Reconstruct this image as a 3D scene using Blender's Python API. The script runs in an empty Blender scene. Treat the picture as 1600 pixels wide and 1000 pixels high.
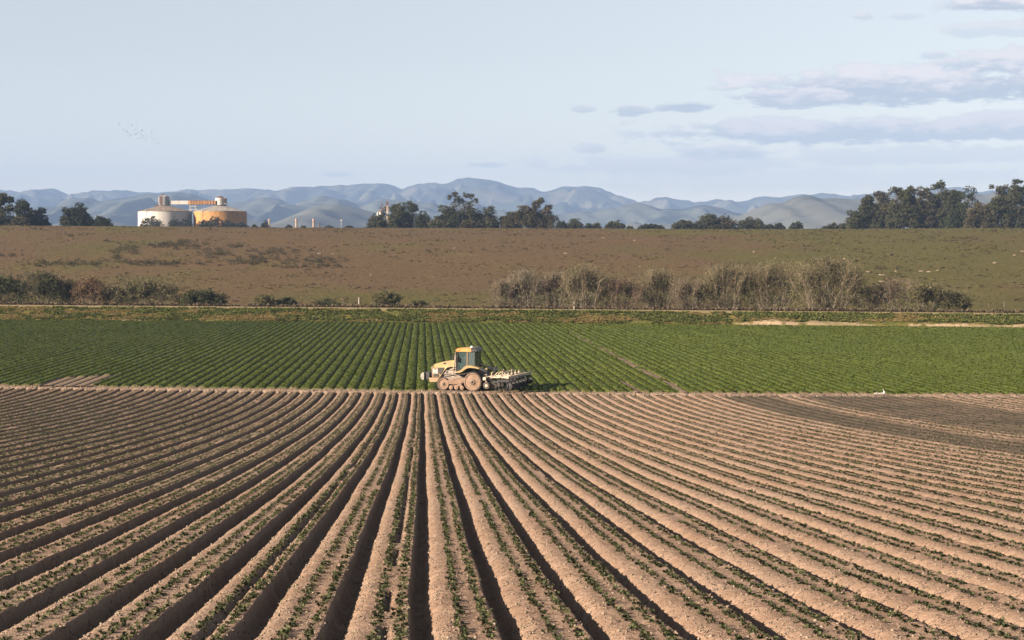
import bpy, math, random
import numpy as np
from mathutils import Vector, Matrix
random.seed(7); RNG = np.random.default_rng(11)
SC = bpy.context.scene; COL = SC.collection
# ------------------------------------------------------------------ camera, sky, sun, exposure
F = 2600.0; CZ = 11.2; PITCH = math.atan(100/2600)
cam = bpy.data.cameras.new('camera'); cam.sensor_width = 36; cam.lens = 36*F/1600
cam.clip_start = 0.5; cam.clip_end = 60000
camo = bpy.data.objects.new('camera', cam); COL.objects.link(camo)
camo.location = (0, 0, CZ); camo.rotation_euler = (math.pi/2-PITCH, 0, 0)
SC.camera = camo
SUN_EL, SUN_LON = math.radians(20.5), math.radians(207)      # sun low, from the left and a little behind the camera
sdir = Vector((math.cos(SUN_EL)*math.cos(SUN_LON), math.cos(SUN_EL)*math.sin(SUN_LON), math.sin(SUN_EL)))
sl = bpy.data.lights.new('sun', 'SUN'); sl.energy = 5.0; sl.angle = math.radians(0.5); sl.color = (1.0, .86, .70)
so = bpy.data.objects.new('sun', sl); COL.objects.link(so); so.location = (-100, -60, 80)
so.rotation_euler = sdir.to_track_quat('Z', 'Y').to_euler()
W = bpy.data.worlds.new('World'); SC.world = W; W.use_nodes = True
SC.view_settings.view_transform = 'Standard'; SC.view_settings.look = 'None'
SC.view_settings.gamma = 1; SC.view_settings.use_curve_mapping = False
SC.view_settings.exposure = 1.72
SC.cycles.max_bounces = 6; SC.cycles.diffuse_bounces = 0; SC.cycles.volume_bounces = 0
SC.cycles.transparent_max_bounces = 8; SC.cycles.use_denoising = True

class NT:                                                   # small node-tree helper
    def __init__(s, tree): s.t = tree; s.t.nodes.clear()
    def n(s, typ, **kw):
        nd = s.t.nodes.new(typ)
        for k, v in kw.items():
            if k.startswith('i_'):
                key = k[2:]; key = int(key) if key.isdigit() else key
                nd.inputs[key].default_value = v
            else: setattr(nd, k, v)
        return nd
    def l(s, a, b): s.t.links.new(a, b)
    def m(s, op, a, b=None, c=None, clamp=False):
        nd = s.t.nodes.new('ShaderNodeMath'); nd.operation = op; nd.use_clamp = clamp
        for i, v in enumerate((a, b, c)):
            if v is None: continue
            if isinstance(v, (int, float)): nd.inputs[i].default_value = v
            else: s.l(v, nd.inputs[i])
        return nd.outputs[0]
    def mix(s, f, a, b):
        nd = s.t.nodes.new('ShaderNodeMix'); nd.data_type = 'RGBA'
        for i, v in ((0, f), (6, a), (7, b)):
            if isinstance(v, (int, float)): nd.inputs[i].default_value = v
            elif isinstance(v, tuple): nd.inputs[i].default_value = (*v[:3], 1)
            else: s.l(v, nd.inputs[i])
        return nd.outputs[2]
    def ss(s, v, lo, hi):                                   # smoothstep
        nd = s.t.nodes.new('ShaderNodeMapRange'); nd.interpolation_type = 'SMOOTHSTEP'
        s.l(v, nd.inputs[0]); nd.inputs[1].default_value = lo; nd.inputs[2].default_value = hi
        return nd.outputs[0]

def build_world():
    t = NT(W.node_tree)
    out = t.n('ShaderNodeOutputWorld'); bg = t.n('ShaderNodeBackground'); t.l(bg.outputs[0], out.inputs[0])
    sky = t.n('ShaderNodeTexSky', sky_type='NISHITA', sun_disc=False, sun_elevation=SUN_EL,
              sun_rotation=math.radians(90)-SUN_LON, altitude=50, air_density=1.15, dust_density=0.0, ozone_density=1.0)
    tc = t.n('ShaderNodeTexCoord'); sx = t.n('ShaderNodeSeparateXYZ'); t.l(tc.outputs['Generated'], sx.inputs[0])
    x, y, z = sx.outputs
    az = t.m('ARCTAN2', x, y)
    el = t.m('DIVIDE', z, t.m('SQRT', t.m('ADD', t.m('MULTIPLY', x, x), t.m('MULTIPLY', y, y))))
    cv = t.n('ShaderNodeCombineXYZ'); t.l(t.m('MULTIPLY', az, 1.0), cv.inputs[0]); t.l(t.m('MULTIPLY', el, 3.2), cv.inputs[1])
    def noise(scale, detail, rough, vec=cv.outputs[0], w=0.0):
        n = t.n('ShaderNodeTexNoise', noise_dimensions='4D'); t.l(vec, n.inputs['Vector'])
        n.inputs['W'].default_value = w; n.inputs['Scale'].default_value = scale
        n.inputs['Detail'].default_value = detail; n.inputs['Roughness'].default_value = rough
        return n.outputs['Fac']
    nb = noise(22, 6, .62); nw = noise(9, 3, .5, w=4.0); nf = noise(70, 5, .65, w=9.0)
    def dome(c): return ((c[0]-800)/F, (400-c[1])/F)        # bearings of each cloud bank as seen from here
    # centre x, y, half width, half height, strength
    clouds = [(1420, 145, 300, 34, 1.0), (1230, 158, 105, 18, .9), (1600, 120, 200, 26, .9), (1570, 24, 100, 20, 1.0), (1560, 62, 95, 16, .45),
              (1075, 170, 58, 14, .95), (985, 174, 36, 11, .85), (910, 172, 22, 8, .7), (1345, 36, 16, 8, .6), (1410, 38, 28, 6, .4), (1455, 99, 30, 8, .6), (1518, 100, 20, 7, .5),
              (1300, 212, 300, 24, .9), (1150, 205, 90, 16, .75), (1560, 212, 200, 24, .85), (1130, 243, 90, 14, .7), (760, 259, 42, 8, .55), (526, 274, 26, 6, .5),
              (1060, 262, 260, 18, .34), (1400, 250, 260, 18, .36), (925, 234, 24, 9, .6), (1250, 285, 400, 22, .16)]
    dens = None; top = None
    for (cx, cy, rx, ry, st) in clouds:
        a0, e0 = dome((cx, cy)); ra, re = rx/F*1.12, ry/F*1.25
        da = t.m('DIVIDE', t.m('SUBTRACT', az, math.atan(a0)), ra)
        de = t.m('DIVIDE', t.m('SUBTRACT', el, e0), re)
        dn = t.m('MULTIPLY', t.m('MINIMUM', de, 0.0), t.m('MINIMUM', de, 0.0))           # flatter undersides
        d2 = t.m('ADD', t.m('MULTIPLY', da, da), t.m('ADD', t.m('MULTIPLY', de, de), t.m('MULTIPLY', dn, 1.0)))
        v = t.m('SUBTRACT', 1.0, t.m('SQRT', d2))
        v = t.m('ADD', v, t.m('MULTIPLY', t.m('SUBTRACT', nb, .5), 2.3))
        v = t.m('ADD', v, t.m('MULTIPLY', t.m('SUBTRACT', nf, .5), 1.5))
        v = t.m('MULTIPLY', t.ss(v, .05, .42), st)
        tp = t.m('MULTIPLY', v, t.ss(t.m('ADD', de, t.m('ADD', t.m('MULTIPLY', t.m('SUBTRACT', nb, .5), 3.0), t.m('MULTIPLY', t.m('SUBTRACT', nf, .5), 2.5))), -.25, .75))
        dens = v if dens is None else t.m('MAXIMUM', dens, v)
        top = tp if top is None else t.m('MAXIMUM', top, tp)
    # the same broken cloud goes on outside the view, well away from it
    far = t.ss(t.m('ABSOLUTE', az), .42, .8); farh = t.ss(el, .2, .4)
    gen = t.m('MULTIPLY', t.ss(nw, .52, .68), t.m('MAXIMUM', far, farh))
    gen = t.m('MULTIPLY', gen, t.m('MULTIPLY', t.ss(el, .0, .08), t.m('MULTIPLY', t.m('SUBTRACT', 1.0, t.ss(el, .25, .6)), .35)))
    hs = t.n('ShaderNodeHueSaturation', i_Saturation=.54, i_Value=1.0); t.l(sky.outputs[0], hs.inputs['Color'])
    tn = t.n('ShaderNodeMix', data_type='RGBA', blend_type='MULTIPLY'); tn.inputs[0].default_value = 1; t.l(hs.outputs[0], tn.inputs[6]); tn.inputs[7].default_value = (1.06, .985, .95, 1)
    base = tn.outputs[2]
    c = t.mix(gen, base, (3.0, 3.4, 4.0))
    low = t.mix(t.m('MULTIPLY', dens, .88), c, CLOUD_LOW)
    hi = t.mix(t.m('MULTIPLY', top, .8), low, CLOUD_TOP)
    t.l(hi, bg.inputs[0]); bg.inputs[1].default_value = SKY_STR
SKY_STR = 0.05; CLOUD_LOW = (3.35, 3.7, 4.15); CLOUD_TOP = (7.4, 6.7, 6.3)
build_world()

# ------------------------------------------------------------------ helpers
def P(px, py, Y):                                            # photo bearing at a depth -> point in the place
    a = (px-800)/F; b = (500-py)/F
    t = Y/(math.cos(PITCH)+b*math.sin(PITCH))
    return (a*t, Y, CZ+t*(-math.sin(PITCH)+b*math.cos(PITCH)))
def PX(px, Y): return (px-800)/F*Y
def hsh(ix, iy, s):
    h = (ix.astype(np.int64)*374761393 + iy.astype(np.int64)*668265263 + s*2147483647) & 0xffffffff
    h = ((h ^ (h >> 13))*1274126177) & 0xffffffff
    return ((h ^ (h >> 16)) & 0xffffff)/float(0xffffff)
def vn(x, y, s=0):
    x = np.asarray(x, float); y = np.asarray(y, float)
    ix = np.floor(x); iy = np.floor(y); fx = x-ix; fy = y-iy
    fx = fx*fx*(3-2*fx); fy = fy*fy*(3-2*fy)
    a = hsh(ix, iy, s); b = hsh(ix+1, iy, s); c = hsh(ix, iy+1, s); d = hsh(ix+1, iy+1, s)
    return (a*(1-fx)+b*fx)*(1-fy)+(c*(1-fx)+d*fx)*fy - .5
def fbm(x, y, s=0, o=4, g=.5):
    r = 0; a = 1
    for i in range(o): r = r+a*vn(x*2**i, y*2**i, s+i*17); a *= g
    return r
def ss(x, a, b):
    t = np.clip((np.asarray(x, float)-a)/(b-a), 0, 1); return t*t*(3-2*t)
def tag(o, label=None, cat=None, group=None, kind=None):
    if label: o['label'] = label
    if cat: o['category'] = cat
    if group: o['group'] = group
    if kind: o['kind'] = kind
    return o
def mesh_np(name, V, Fc, mat=None, parent=None, smooth=False, attrs=None, mats=None, midx=None):
    V = np.asarray(V, np.float32).reshape(-1, 3); me = bpy.data.meshes.new(name)
    Fl = Fc if isinstance(Fc, list) else [Fc]
    Fl = [np.asarray(f, np.int32) for f in Fl if len(f)]
    nl = sum(f.size for f in Fl); nf = sum(len(f) for f in Fl)
    me.vertices.add(len(V)); me.vertices.foreach_set('co', V.ravel())
    me.loops.add(nl); me.polygons.add(nf)
    me.loops.foreach_set('vertex_index', np.concatenate([f.ravel() for f in Fl]))
    tot = np.concatenate([np.full(len(f), f.shape[1], np.int32) for f in Fl]); st = np.concatenate([[0], np.cumsum(tot)[:-1]]).astype(np.int32)
    me.polygons.foreach_set('loop_start', st); me.polygons.foreach_set('loop_total', tot)
    if smooth: me.polygons.foreach_set('use_smooth', np.ones(nf, bool))
    for k, v in (attrs or {}).items():
        a = me.attributes.new(k, 'FLOAT', 'POINT'); a.data.foreach_set('value', np.asarray(v, np.float32))
    for m_ in (mats or ([mat] if mat else [])): me.materials.append(m_)
    if midx is not None: me.polygons.foreach_set('material_index', np.asarray(midx, np.int32))
    me.update(calc_edges=True); me.validate()
    o = bpy.data.objects.new(name, me); COL.objects.link(o); o.parent = parent
    return o
def empty(name, loc, rz=0.0):
    o = bpy.data.objects.new(name, None); COL.objects.link(o); o.location = loc; o.rotation_euler.z = rz
    o.empty_display_size = .2; return o
class MB:                                                    # collects simple solids into one mesh
    def __init__(s): s.v = []; s.f = []
    def add(s, V, Fs):
        b = len(s.v); s.v += [tuple(p) for p in V]; s.f += [tuple(i+b for i in f) for f in Fs]; return s
    def box(s, c, d, rot=None):
        x, y, z = [k/2 for k in d]
        V = [Vector((i*x, j*y, k*z)) for i in (-1, 1) for j in (-1, 1) for k in (-1, 1)]
        if rot is not None: V = [rot @ p for p in V]
        V = [p+Vector(c) for p in V]
        return s.add(V, [(0, 1, 3, 2), (4, 6, 7, 5), (0, 4, 5, 1), (2, 3, 7, 6), (0, 2, 6, 4), (1, 5, 7, 3)])
    def prism(s, pts, y0, y1, ch=0.0):                       # outline in x,z pushed along y, with a chamfered rim
        n = len(pts); cx = sum(p[0] for p in pts)/n; cz = sum(p[1] for p in pts)/n
        def ring(y, sc): return [(cx+(p[0]-cx)*sc, y, cz+(p[1]-cz)*sc) for p in pts]
        rings = [ring(y0, 1), ring(y1, 1)] if not ch else [ring(y0, 1-ch), ring(y0+(.04 if y1 > y0 else -.04), 1), ring(y1-(.04 if y1 > y0 else -.04), 1), ring(y1, 1-ch)]
        V = sum(rings, []); Fs = [tuple(range(n))[::-1], tuple(range(n*(len(rings)-1), n*len(rings)))]
        for r in range(len(rings)-1):
            for i in range(n): j = (i+1) % n; Fs.append((r*n+i, r*n+j, (r+1)*n+j, (r+1)*n+i))
        return s.add(V, Fs)
    def lathe(s, c, prof, n=20, axis='y'):                   # prof: (radius, position along axis)
        V = []
        for r, h in prof:
            for i in range(n):
                a = 2*math.pi*i/n; u, w = r*math.cos(a), r*math.sin(a)
                V.append((c[0]+u, c[1]+h, c[2]+w) if axis == 'y' else (c[0]+u, c[1]+w, c[2]+h) if axis == 'z' else (c[0]+h, c[1]+u, c[2]+w))
        Fs = []
        for k in range(len(prof)-1):
            for i in range(n): j = (i+1) % n; Fs.append((k*n+i, k*n+j, (k+1)*n+j, (k+1)*n+i))
        Fs += [tuple(range(n))[::-1], tuple(range(n*(len(prof)-1), n*len(prof)))]
        return s.add(V, Fs)
    def tube(s, pts, r, n=6):
        pts = [Vector(p) for p in pts]; rr = r if isinstance(r, (list, tuple)) else [r]*len(pts); b = len(s.v); V = []; Fs = []
        for i, p in enumerate(pts):
            d = (pts[min(i+1, len(pts)-1)]-pts[max(i-1, 0)]).normalized()
            a = d.cross(Vector((0, 0, 1)) if abs(d.z) < .9 else Vector((1, 0, 0))).normalized(); c = d.cross(a)
            for k in range(n): q = 2*math.pi*k/n; V.append(p+(a*math.cos(q)+c*math.sin(q))*rr[i])
        for i in range(len(pts)-1):
            for k in range(n): j = (k+1) % n; Fs.append((i*n+k, i*n+j, (i+1)*n+j, (i+1)*n+k))
        Fs += [tuple(range(n))[::-1], tuple(range(n*(len(pts)-1), n*len(pts)))]
        return s.add(V, Fs)
    def build(s, name, mat, parent=None, smooth=False, label=None):
        me = bpy.data.meshes.new(name); me.from_pydata([tuple(p) for p in s.v], [], s.f); me.materials.append(mat)
        import bmesh
        bm = bmesh.new(); bm.from_mesh(me); bmesh.ops.recalc_face_normals(bm, faces=bm.faces); bm.to_mesh(me); bm.free()
        if smooth: me.shade_auto_smooth(angle=.7) if hasattr(me, 'shade_auto_smooth') else None
        o = bpy.data.objects.new(name, me); COL.objects.link(o); o.parent = parent
        if label: o['label'] = label
        return o

def leaf_quads(C, size, rng, flat=0.0, long=1.0):
    n = len(C); a = rng.normal(size=(n, 3)); a[:, 2] *= (1-flat); a /= np.linalg.norm(a, axis=1)[:, None]+1e-9
    b = rng.normal(size=(n, 3)); b -= (b*a).sum(1)[:, None]*a; b /= np.linalg.norm(b, axis=1)[:, None]+1e-9
    s = (size*rng.uniform(.6, 1.3, n))[:, None]
    V = np.stack([C-a*s*long, C+b*s*.55, C+a*s*long, C-b*s*.55], 1).reshape(-1, 3)
    return V, np.arange(4*n).reshape(-1, 4)
def leaf_tris(C, size, rng):
    n = len(C); a = rng.normal(size=(n, 3)); a /= np.linalg.norm(a, axis=1)[:, None]+1e-9
    b = rng.normal(size=(n, 3)); b -= (b*a).sum(1)[:, None]*a; b /= np.linalg.norm(b, axis=1)[:, None]+1e-9
    s = (size*rng.uniform(.6, 1.3, n))[:, None]
    return np.stack([C-a*s, C+a*s*.8+b*s*.45, C+a*s*.3-b*s*.75], 1).reshape(-1, 3), np.arange(3*n).reshape(-1, 3)
def tubes_np(T, sides=4):
    """T: list of (pts (k,3), radii (k,))"""
    Vs = []; Fs = []; b = 0; ang = np.arange(sides)*2*np.pi/sides
    for p, r in T:
        p = np.asarray(p, float); k = len(p); d = np.gradient(p, axis=0); d /= np.linalg.norm(d, axis=1)[:, None]+1e-9
        up = np.array([.13, .9, .2]); a = np.cross(d, up); a /= np.linalg.norm(a, axis=1)[:, None]+1e-9; c = np.cross(d, a)
        ring = p[:, None]+(a[:, None]*np.cos(ang)[None, :, None]+c[:, None]*np.sin(ang)[None, :, None])*np.asarray(r)[:, None, None]
        Vs.append(ring.reshape(-1, 3)); i = np.arange(k-1)[:, None]*sides; j = np.arange(sides)[None]; j2 = (j+1) % sides
        Fs.append(np.stack([b+i+j, b+i+j2, b+i+sides+j2, b+i+sides+j], -1).reshape(-1, 4)); b += k*sides
    return np.concatenate(Vs), np.concatenate(Fs)

# ------------------------------------------------------------------ materials
def new_mat(name):
    m = bpy.data.materials.new(name); m.use_nodes = True; t = NT(m.node_tree)
    o = t.n('ShaderNodeOutputMaterial'); b = t.n('ShaderNodeBsdfPrincipled'); t.l(b.outputs[0], o.inputs[0])
    return m, t, b, o
def wpos(t):
    g = t.n('ShaderNodeNewGeometry'); return g.outputs['Position']
def noise(t, vec, scale, det=4, rough=.55, stretch=None, dist=0):
    if stretch:
        mp = t.n('ShaderNodeMapping'); mp.inputs['Scale'].default_value = stretch; t.l(vec, mp.inputs[0]); vec = mp.outputs[0]
    n = t.n('ShaderNodeTexNoise'); t.l(vec, n.inputs['Vector']); n.inputs['Scale'].default_value = scale
    n.inputs['Detail'].default_value = det; n.inputs['Roughness'].default_value = rough; n.inputs['Distortion'].default_value = dist
    return n.outputs['Fac']
def attr(t, name):
    a = t.n('ShaderNodeAttribute', attribute_name=name); return a.outputs['Fac']
def bump(t, b, h, strength, dist):
    n = t.n('ShaderNodeBump'); n.inputs['Strength'].default_value = strength; n.inputs['Distance'].default_value = dist
    t.l(h, n.inputs['Height']); t.l(n.outputs[0], b.inputs['Normal'])
def simple(name, c, rough=.6, metal=0, c2=None, sc=3.0, spec=.5, bmp=0, lo=.42, hi=.66, obj=True, stretch=None):
    m, t, b, o = new_mat(name)
    b.inputs['Roughness'].default_value = rough; b.inputs['Metallic'].default_value = metal; b.inputs['Specular IOR Level'].default_value = spec
    tc = t.n('ShaderNodeTexCoord').outputs['Object'] if obj else wpos(t)
    nz = noise(t, tc, sc, 5, .62, stretch)
    t.l(t.mix(t.ss(nz, lo, hi), c, c2 or tuple(k*.8 for k in c)), b.inputs['Base Color'])
    if bmp: bump(t, b, nz, .6, bmp)
    return m
def leaf_mat(name, dark, light, tip=None, transl=.25, rough=.8, spec=.1):
    m, t, b, o = new_mat(name); v = attr(t, 'v')
    c = t.mix(v, dark, light)
    if tip: c = t.mix(t.ss(v, .86, .97), c, tip)
    t.l(c, b.inputs['Base Color']); b.inputs['Roughness'].default_value = rough; b.inputs['Specular IOR Level'].default_value = spec
    tr = t.n('ShaderNodeBsdfTranslucent'); t.l(c, tr.inputs[0]); mx = t.n('ShaderNodeMixShader'); mx.inputs[0].default_value = transl
    t.l(b.outputs[0], mx.inputs[1]); t.l(tr.outputs[0], mx.inputs[2]); t.l(mx.outputs[0], o.inputs[0])
    return m

M = {}
def soil_mat():
    m, t, b, o = new_mat('field_soil'); p = wpos(t)
    big = noise(t, p, .12, 4, .6); mid = noise(t, p, 1.6, 5, .65); fine = noise(t, p, 14, 4, .7); fleck = noise(t, p, 38, 2, .6)
    c = t.mix(t.ss(mid, .38, .66), (0.1924, 0.1212, 0.08036), (0.2825, 0.1849, 0.1271))
    c = t.mix(t.m('MULTIPLY', t.ss(big, .40, .62), .65), c, (0.2458, 0.1714, 0.123))
    c = t.mix(t.m('MULTIPLY', t.ss(fine, .50, .68), .55), c, (0.1393, 0.08613, 0.0558))
    c = t.mix(t.m('MULTIPLY', t.ss(fleck, .67, .74), .7), c, (0.4097, 0.303, 0.2215))
    c = t.mix(t.m('MULTIPLY', attr(t, 'wet'), .95), c, (0.06561, 0.048, 0.03168))
    c = t.mix(t.m('MULTIPLY', attr(t, 'pale'), .7), c, (0.3686, 0.2631, 0.1888))
    vo = t.n('ShaderNodeTexVoronoi', feature='DISTANCE_TO_EDGE'); vm = t.n('ShaderNodeVectorMath', operation='ADD')
    nn = t.n('ShaderNodeTexNoise'); t.l(p, nn.inputs['Vector']); nn.inputs['Scale'].default_value = 5; vs = t.n('ShaderNodeVectorMath', operation='SCALE'); t.l(nn.outputs['Color'], vs.inputs[0]); vs.inputs['Scale'].default_value = .35
    t.l(p, vm.inputs[0]); t.l(vs.outputs[0], vm.inputs[1]); t.l(vm.outputs[0], vo.inputs['Vector']); vo.inputs['Scale'].default_value = 2.6
    crk = t.m('SUBTRACT', 1.0, t.ss(vo.outputs['Distance'], .0, .035)); crk = t.m('MULTIPLY', crk, t.ss(mid, .45, .60))
    c = t.mix(t.m('MULTIPLY', crk, .75), c, (0.07001, 0.04666, 0.03235))
    t.l(c, b.inputs['Base Color']); b.inputs['Roughness'].default_value = .95; b.inputs['Specular IOR Level'].default_value = .15
    h = t.m('SUBTRACT', t.m('ADD', t.m('MULTIPLY', mid, .5), fine), t.m('MULTIPLY', crk, .8))
    bump(t, b, h, .9, .05); return m
M['soil'] = soil_mat()
M['clod'] = simple('soil_clod', (.20, .148, .105), .95, c2=(.14, .10, .07), sc=8, spec=.1)
M['pale_clod'] = simple('pale_clod', (.27, .21, .155), .95, c2=(.21, .16, .115), sc=8, spec=.1)
M['mound_dirt'] = simple('mound_dirt', (.22, .165, .115), .95, c2=(.17, .125, .085), sc=3, spec=.1)
M['seedling'] = leaf_mat('seedling_leaf', (.050, .060, .026), (.125, .130, .060), (.26, .20, .13), .3)
M['crop'] = leaf_mat('crop_leaf', (0.03993, 0.05489, 0.005552), (0.07985, 0.09555, 0.01031), (0.1109, 0.122, 0.01587), .3)
def canopy_mat():
    m, t, b, o = new_mat('crop_canopy'); p = wpos(t)
    big = noise(t, p, .05, 4, .6); fine = noise(t, p, 3.0, 5, .7)
    c = t.mix(t.ss(fine, .35, .68), (0.0377, 0.05082, 0.004759), (0.07541, 0.08944, 0.009522))
    c = t.mix(t.m('MULTIPLY', t.ss(big, .45, .65), .35), c, (0.08647, 0.09555, 0.0119))
    c = t.mix(attr(t, 'bare'), c, (0.175, 0.1196, 0.0738))
    t.l(c, b.inputs['Base Color']); b.inputs['Roughness'].default_value = .8; b.inputs['Specular IOR Level'].default_value = .15
    bump(t, b, fine, 1.0, .12); return m
M['canopy'] = canopy_mat()
def pasture_mat():
    m, t, b, o = new_mat('pasture_grass'); p = wpos(t)
    big = noise(t, p, .013, 5, .62, (1, .55, 1)); mid = noise(t, p, .11, 5, .65, (1, .4, 1)); fine = noise(t, p, 1.1, 6, .78)
    c = t.mix(t.ss(fine, .36, .66), (0.07186, 0.04306, 0.01926), (0.1335, 0.08487, 0.03761))
    g = t.mix(t.ss(fine, .36, .66), (0.05817, 0.05044, 0.01101), (0.1129, 0.09226, 0.02385))
    gg = t.m('ADD', attr(t, 'green'), t.m('MULTIPLY', t.m('SUBTRACT', big, .5), 2.8))
    gg = t.m('ADD', gg, t.m('MULTIPLY', t.m('SUBTRACT', mid, .5), .9))
    c = t.mix(t.ss(gg, .25, .85), c, g)
    c = t.mix(t.m('MULTIPLY', t.ss(mid, .60, .75), .35), c, (0.178, 0.1231, 0.05963))
    c = t.mix(t.m('MULTIPLY', attr(t, 'dry'), .8), c, (0.2464, 0.1722, 0.08714))
    t.l(c, b.inputs['Base Color']); b.inputs['Roughness'].default_value = .95; b.inputs['Specular IOR Level'].default_value = .1
    bump(t, b, fine, .7, .22); return m
M['pasture'] = pasture_mat()
def levee_mat():
    m, t, b, o = new_mat('levee_bank'); p = wpos(t)
    mid = noise(t, p, 1.1, 6, .72, (1, 1.5, 2)); fine = noise(t, p, 4.0, 4, .7); big = noise(t, p, .06, 3, .6)
    c = t.mix(t.ss(fine, .38, .64), (0.0468, 0.05681, 0.01144), (0.1061, 0.1106, 0.026))
    c = t.mix(t.m('MULTIPLY', t.ss(t.m('ADD', mid, t.m('MULTIPLY', big, .4)), .62, .82), .85), c, (0.1498, 0.1046, 0.0312))
    c = t.mix(t.m('MULTIPLY', t.ss(mid, .66, .74), .8), c, (0.2246, 0.1615, 0.0936))
    c = t.mix(attr(t, 'pale'), c, t.mix(t.ss(fine, .35, .65), (0.2246, 0.1585, 0.0936), (0.3744, 0.2751, 0.1768)))
    c = t.mix(attr(t, 'road'), c, t.mix(t.ss(fine, .35, .65), (0.2122, 0.1615, 0.0832), (0.287, 0.2153, 0.1196)))
    t.l(c, b.inputs['Base Color']); b.inputs['Roughness'].default_value = .95; b.inputs['Specular IOR Level'].default_value = .1
    bump(t, b, t.m('ADD', fine, mid), .8, .3); return m
M['levee'] = levee_mat()
def hill_mat(name, grass, brush, amount, pale):
    m, t, b, o = new_mat(name); p = wpos(t)
    n1 = noise(t, p, .0022, 6, .65); n2 = noise(t, p, .009, 5, .7)
    c = t.mix(t.ss(t.m('ADD', n1, t.m('MULTIPLY', t.m('SUBTRACT', n2, .5), .5)), amount-.05, amount+.06), brush, grass)
    c = t.mix(t.m('MULTIPLY', t.ss(n2, .66, .72), t.ss(n1, .55, .62)), c, pale)
    t.l(c, b.inputs['Base Color']); b.inputs['Roughness'].default_value = 1; b.inputs['Specular IOR Level'].default_value = 0
    return m
M['ridge'] = hill_mat('ridge_cover', (0.1084, 0.0972, 0.0627), (0.03506, 0.04212, 0.02822), .53, (0.4781, 0.3564, 0.2822))
M['foothill'] = hill_mat('foothill_cover', (0.08727, 0.09302, 0.07771), (0.02545, 0.03488, 0.02988), .42, (0.2181, 0.2326, 0.2271))
M['front'] = hill_mat('front_hill_cover', (0.1097, 0.1116, 0.09529), (0.04877, 0.05348, 0.04765), .36, (0.2438, 0.2326, 0.2587))
M['far_ground'] = simple('valley_floor', (0.078, 0.072, 0.036), 1, c2=(0.12, 0.09, 0.054), sc=.01, spec=.1, obj=False)
M['bark'] = simple('eucalyptus_bark', (0.186, 0.1488, 0.1178), .9, c2=(0.0992, 0.0744, 0.0558), sc=1.2)
M['stem'] = simple('willow_bark', (.25, .205, .16), .85, c2=(.15, .12, .09), sc=1.5)
M['twig'] = simple('bare_twig', (.20, .148, .092), .9, c2=(.125, .092, .058), sc=1.5)
M['rtwig'] = simple('reddish_twig', (0.1612, 0.093, 0.0558), .9, c2=(0.1054, 0.062, 0.0403), sc=1.5)
M['euc'] = leaf_mat('eucalyptus_leaf', (0.02912, 0.0336, 0.01425), (0.08736, 0.084, 0.0399), (0.1456, 0.1155, 0.06175), .15)
M['euc_b'] = leaf_mat('brown_eucalyptus_leaf', (0.04032, 0.0378, 0.0171), (0.103, 0.0861, 0.0456), (0.1568, 0.1155, 0.0665), .15)
M['euc_d'] = leaf_mat('dark_tree_leaf', (0.01904, 0.0252, 0.0114), (0.05824, 0.063, 0.0285), (0.0952, 0.084, 0.04275), .1)
M['w_olive'] = leaf_mat('willow_olive_leaf', (.070, .066, .029), (.160, .140, .068), (.27, .24, .15), .3)
M['w_grey'] = leaf_mat('willow_grey_leaf', (.11, .095, .066), (.21, .18, .125), (.36, .32, .24), .3)
M['w_brown'] = leaf_mat('willow_brown_leaf', (.085, .064, .042), (.155, .118, .08), (.24, .19, .13), .25)
M['w_rust'] = leaf_mat('rusty_leaf', (.085, .058, .034), (.19, .12, .068), (.28, .18, .10), .25)
M['w_dark'] = leaf_mat('coyote_brush_leaf', (.034, .040, .017), (.085, .085, .040), (.13, .12, .06), .2)
M['w_pale'] = leaf_mat('pale_shrub_leaf', (0.1141, 0.1023, 0.05208), (0.2353, 0.1978, 0.1107), (0.3921, 0.3274, 0.2213), .25)
M['scrub'] = leaf_mat('scrub_leaf', (.034, .029, .014), (.085, .068, .036), None, .1)
M['drygrass'] = leaf_mat('dry_grass_blade', (0.0868, 0.062, 0.03844), (0.155, 0.1147, 0.0713), (0.2232, 0.1736, 0.1178), .2)
M['grass'] = leaf_mat('levee_grass_blade', (.058, .072, .016), (.150, .160, .042), (.30, .24, .13), .3)
M['straw'] = leaf_mat('straw_grass_blade', (.17, .125, .035), (.30, .225, .085), (.42, .33, .2), .3)
M['pgrass'] = leaf_mat('pasture_grass_blade', (0.09625, 0.07254, 0.03103), (0.1733, 0.1306, 0.06649), (0.2502, 0.1934, 0.1064), .2)

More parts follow.
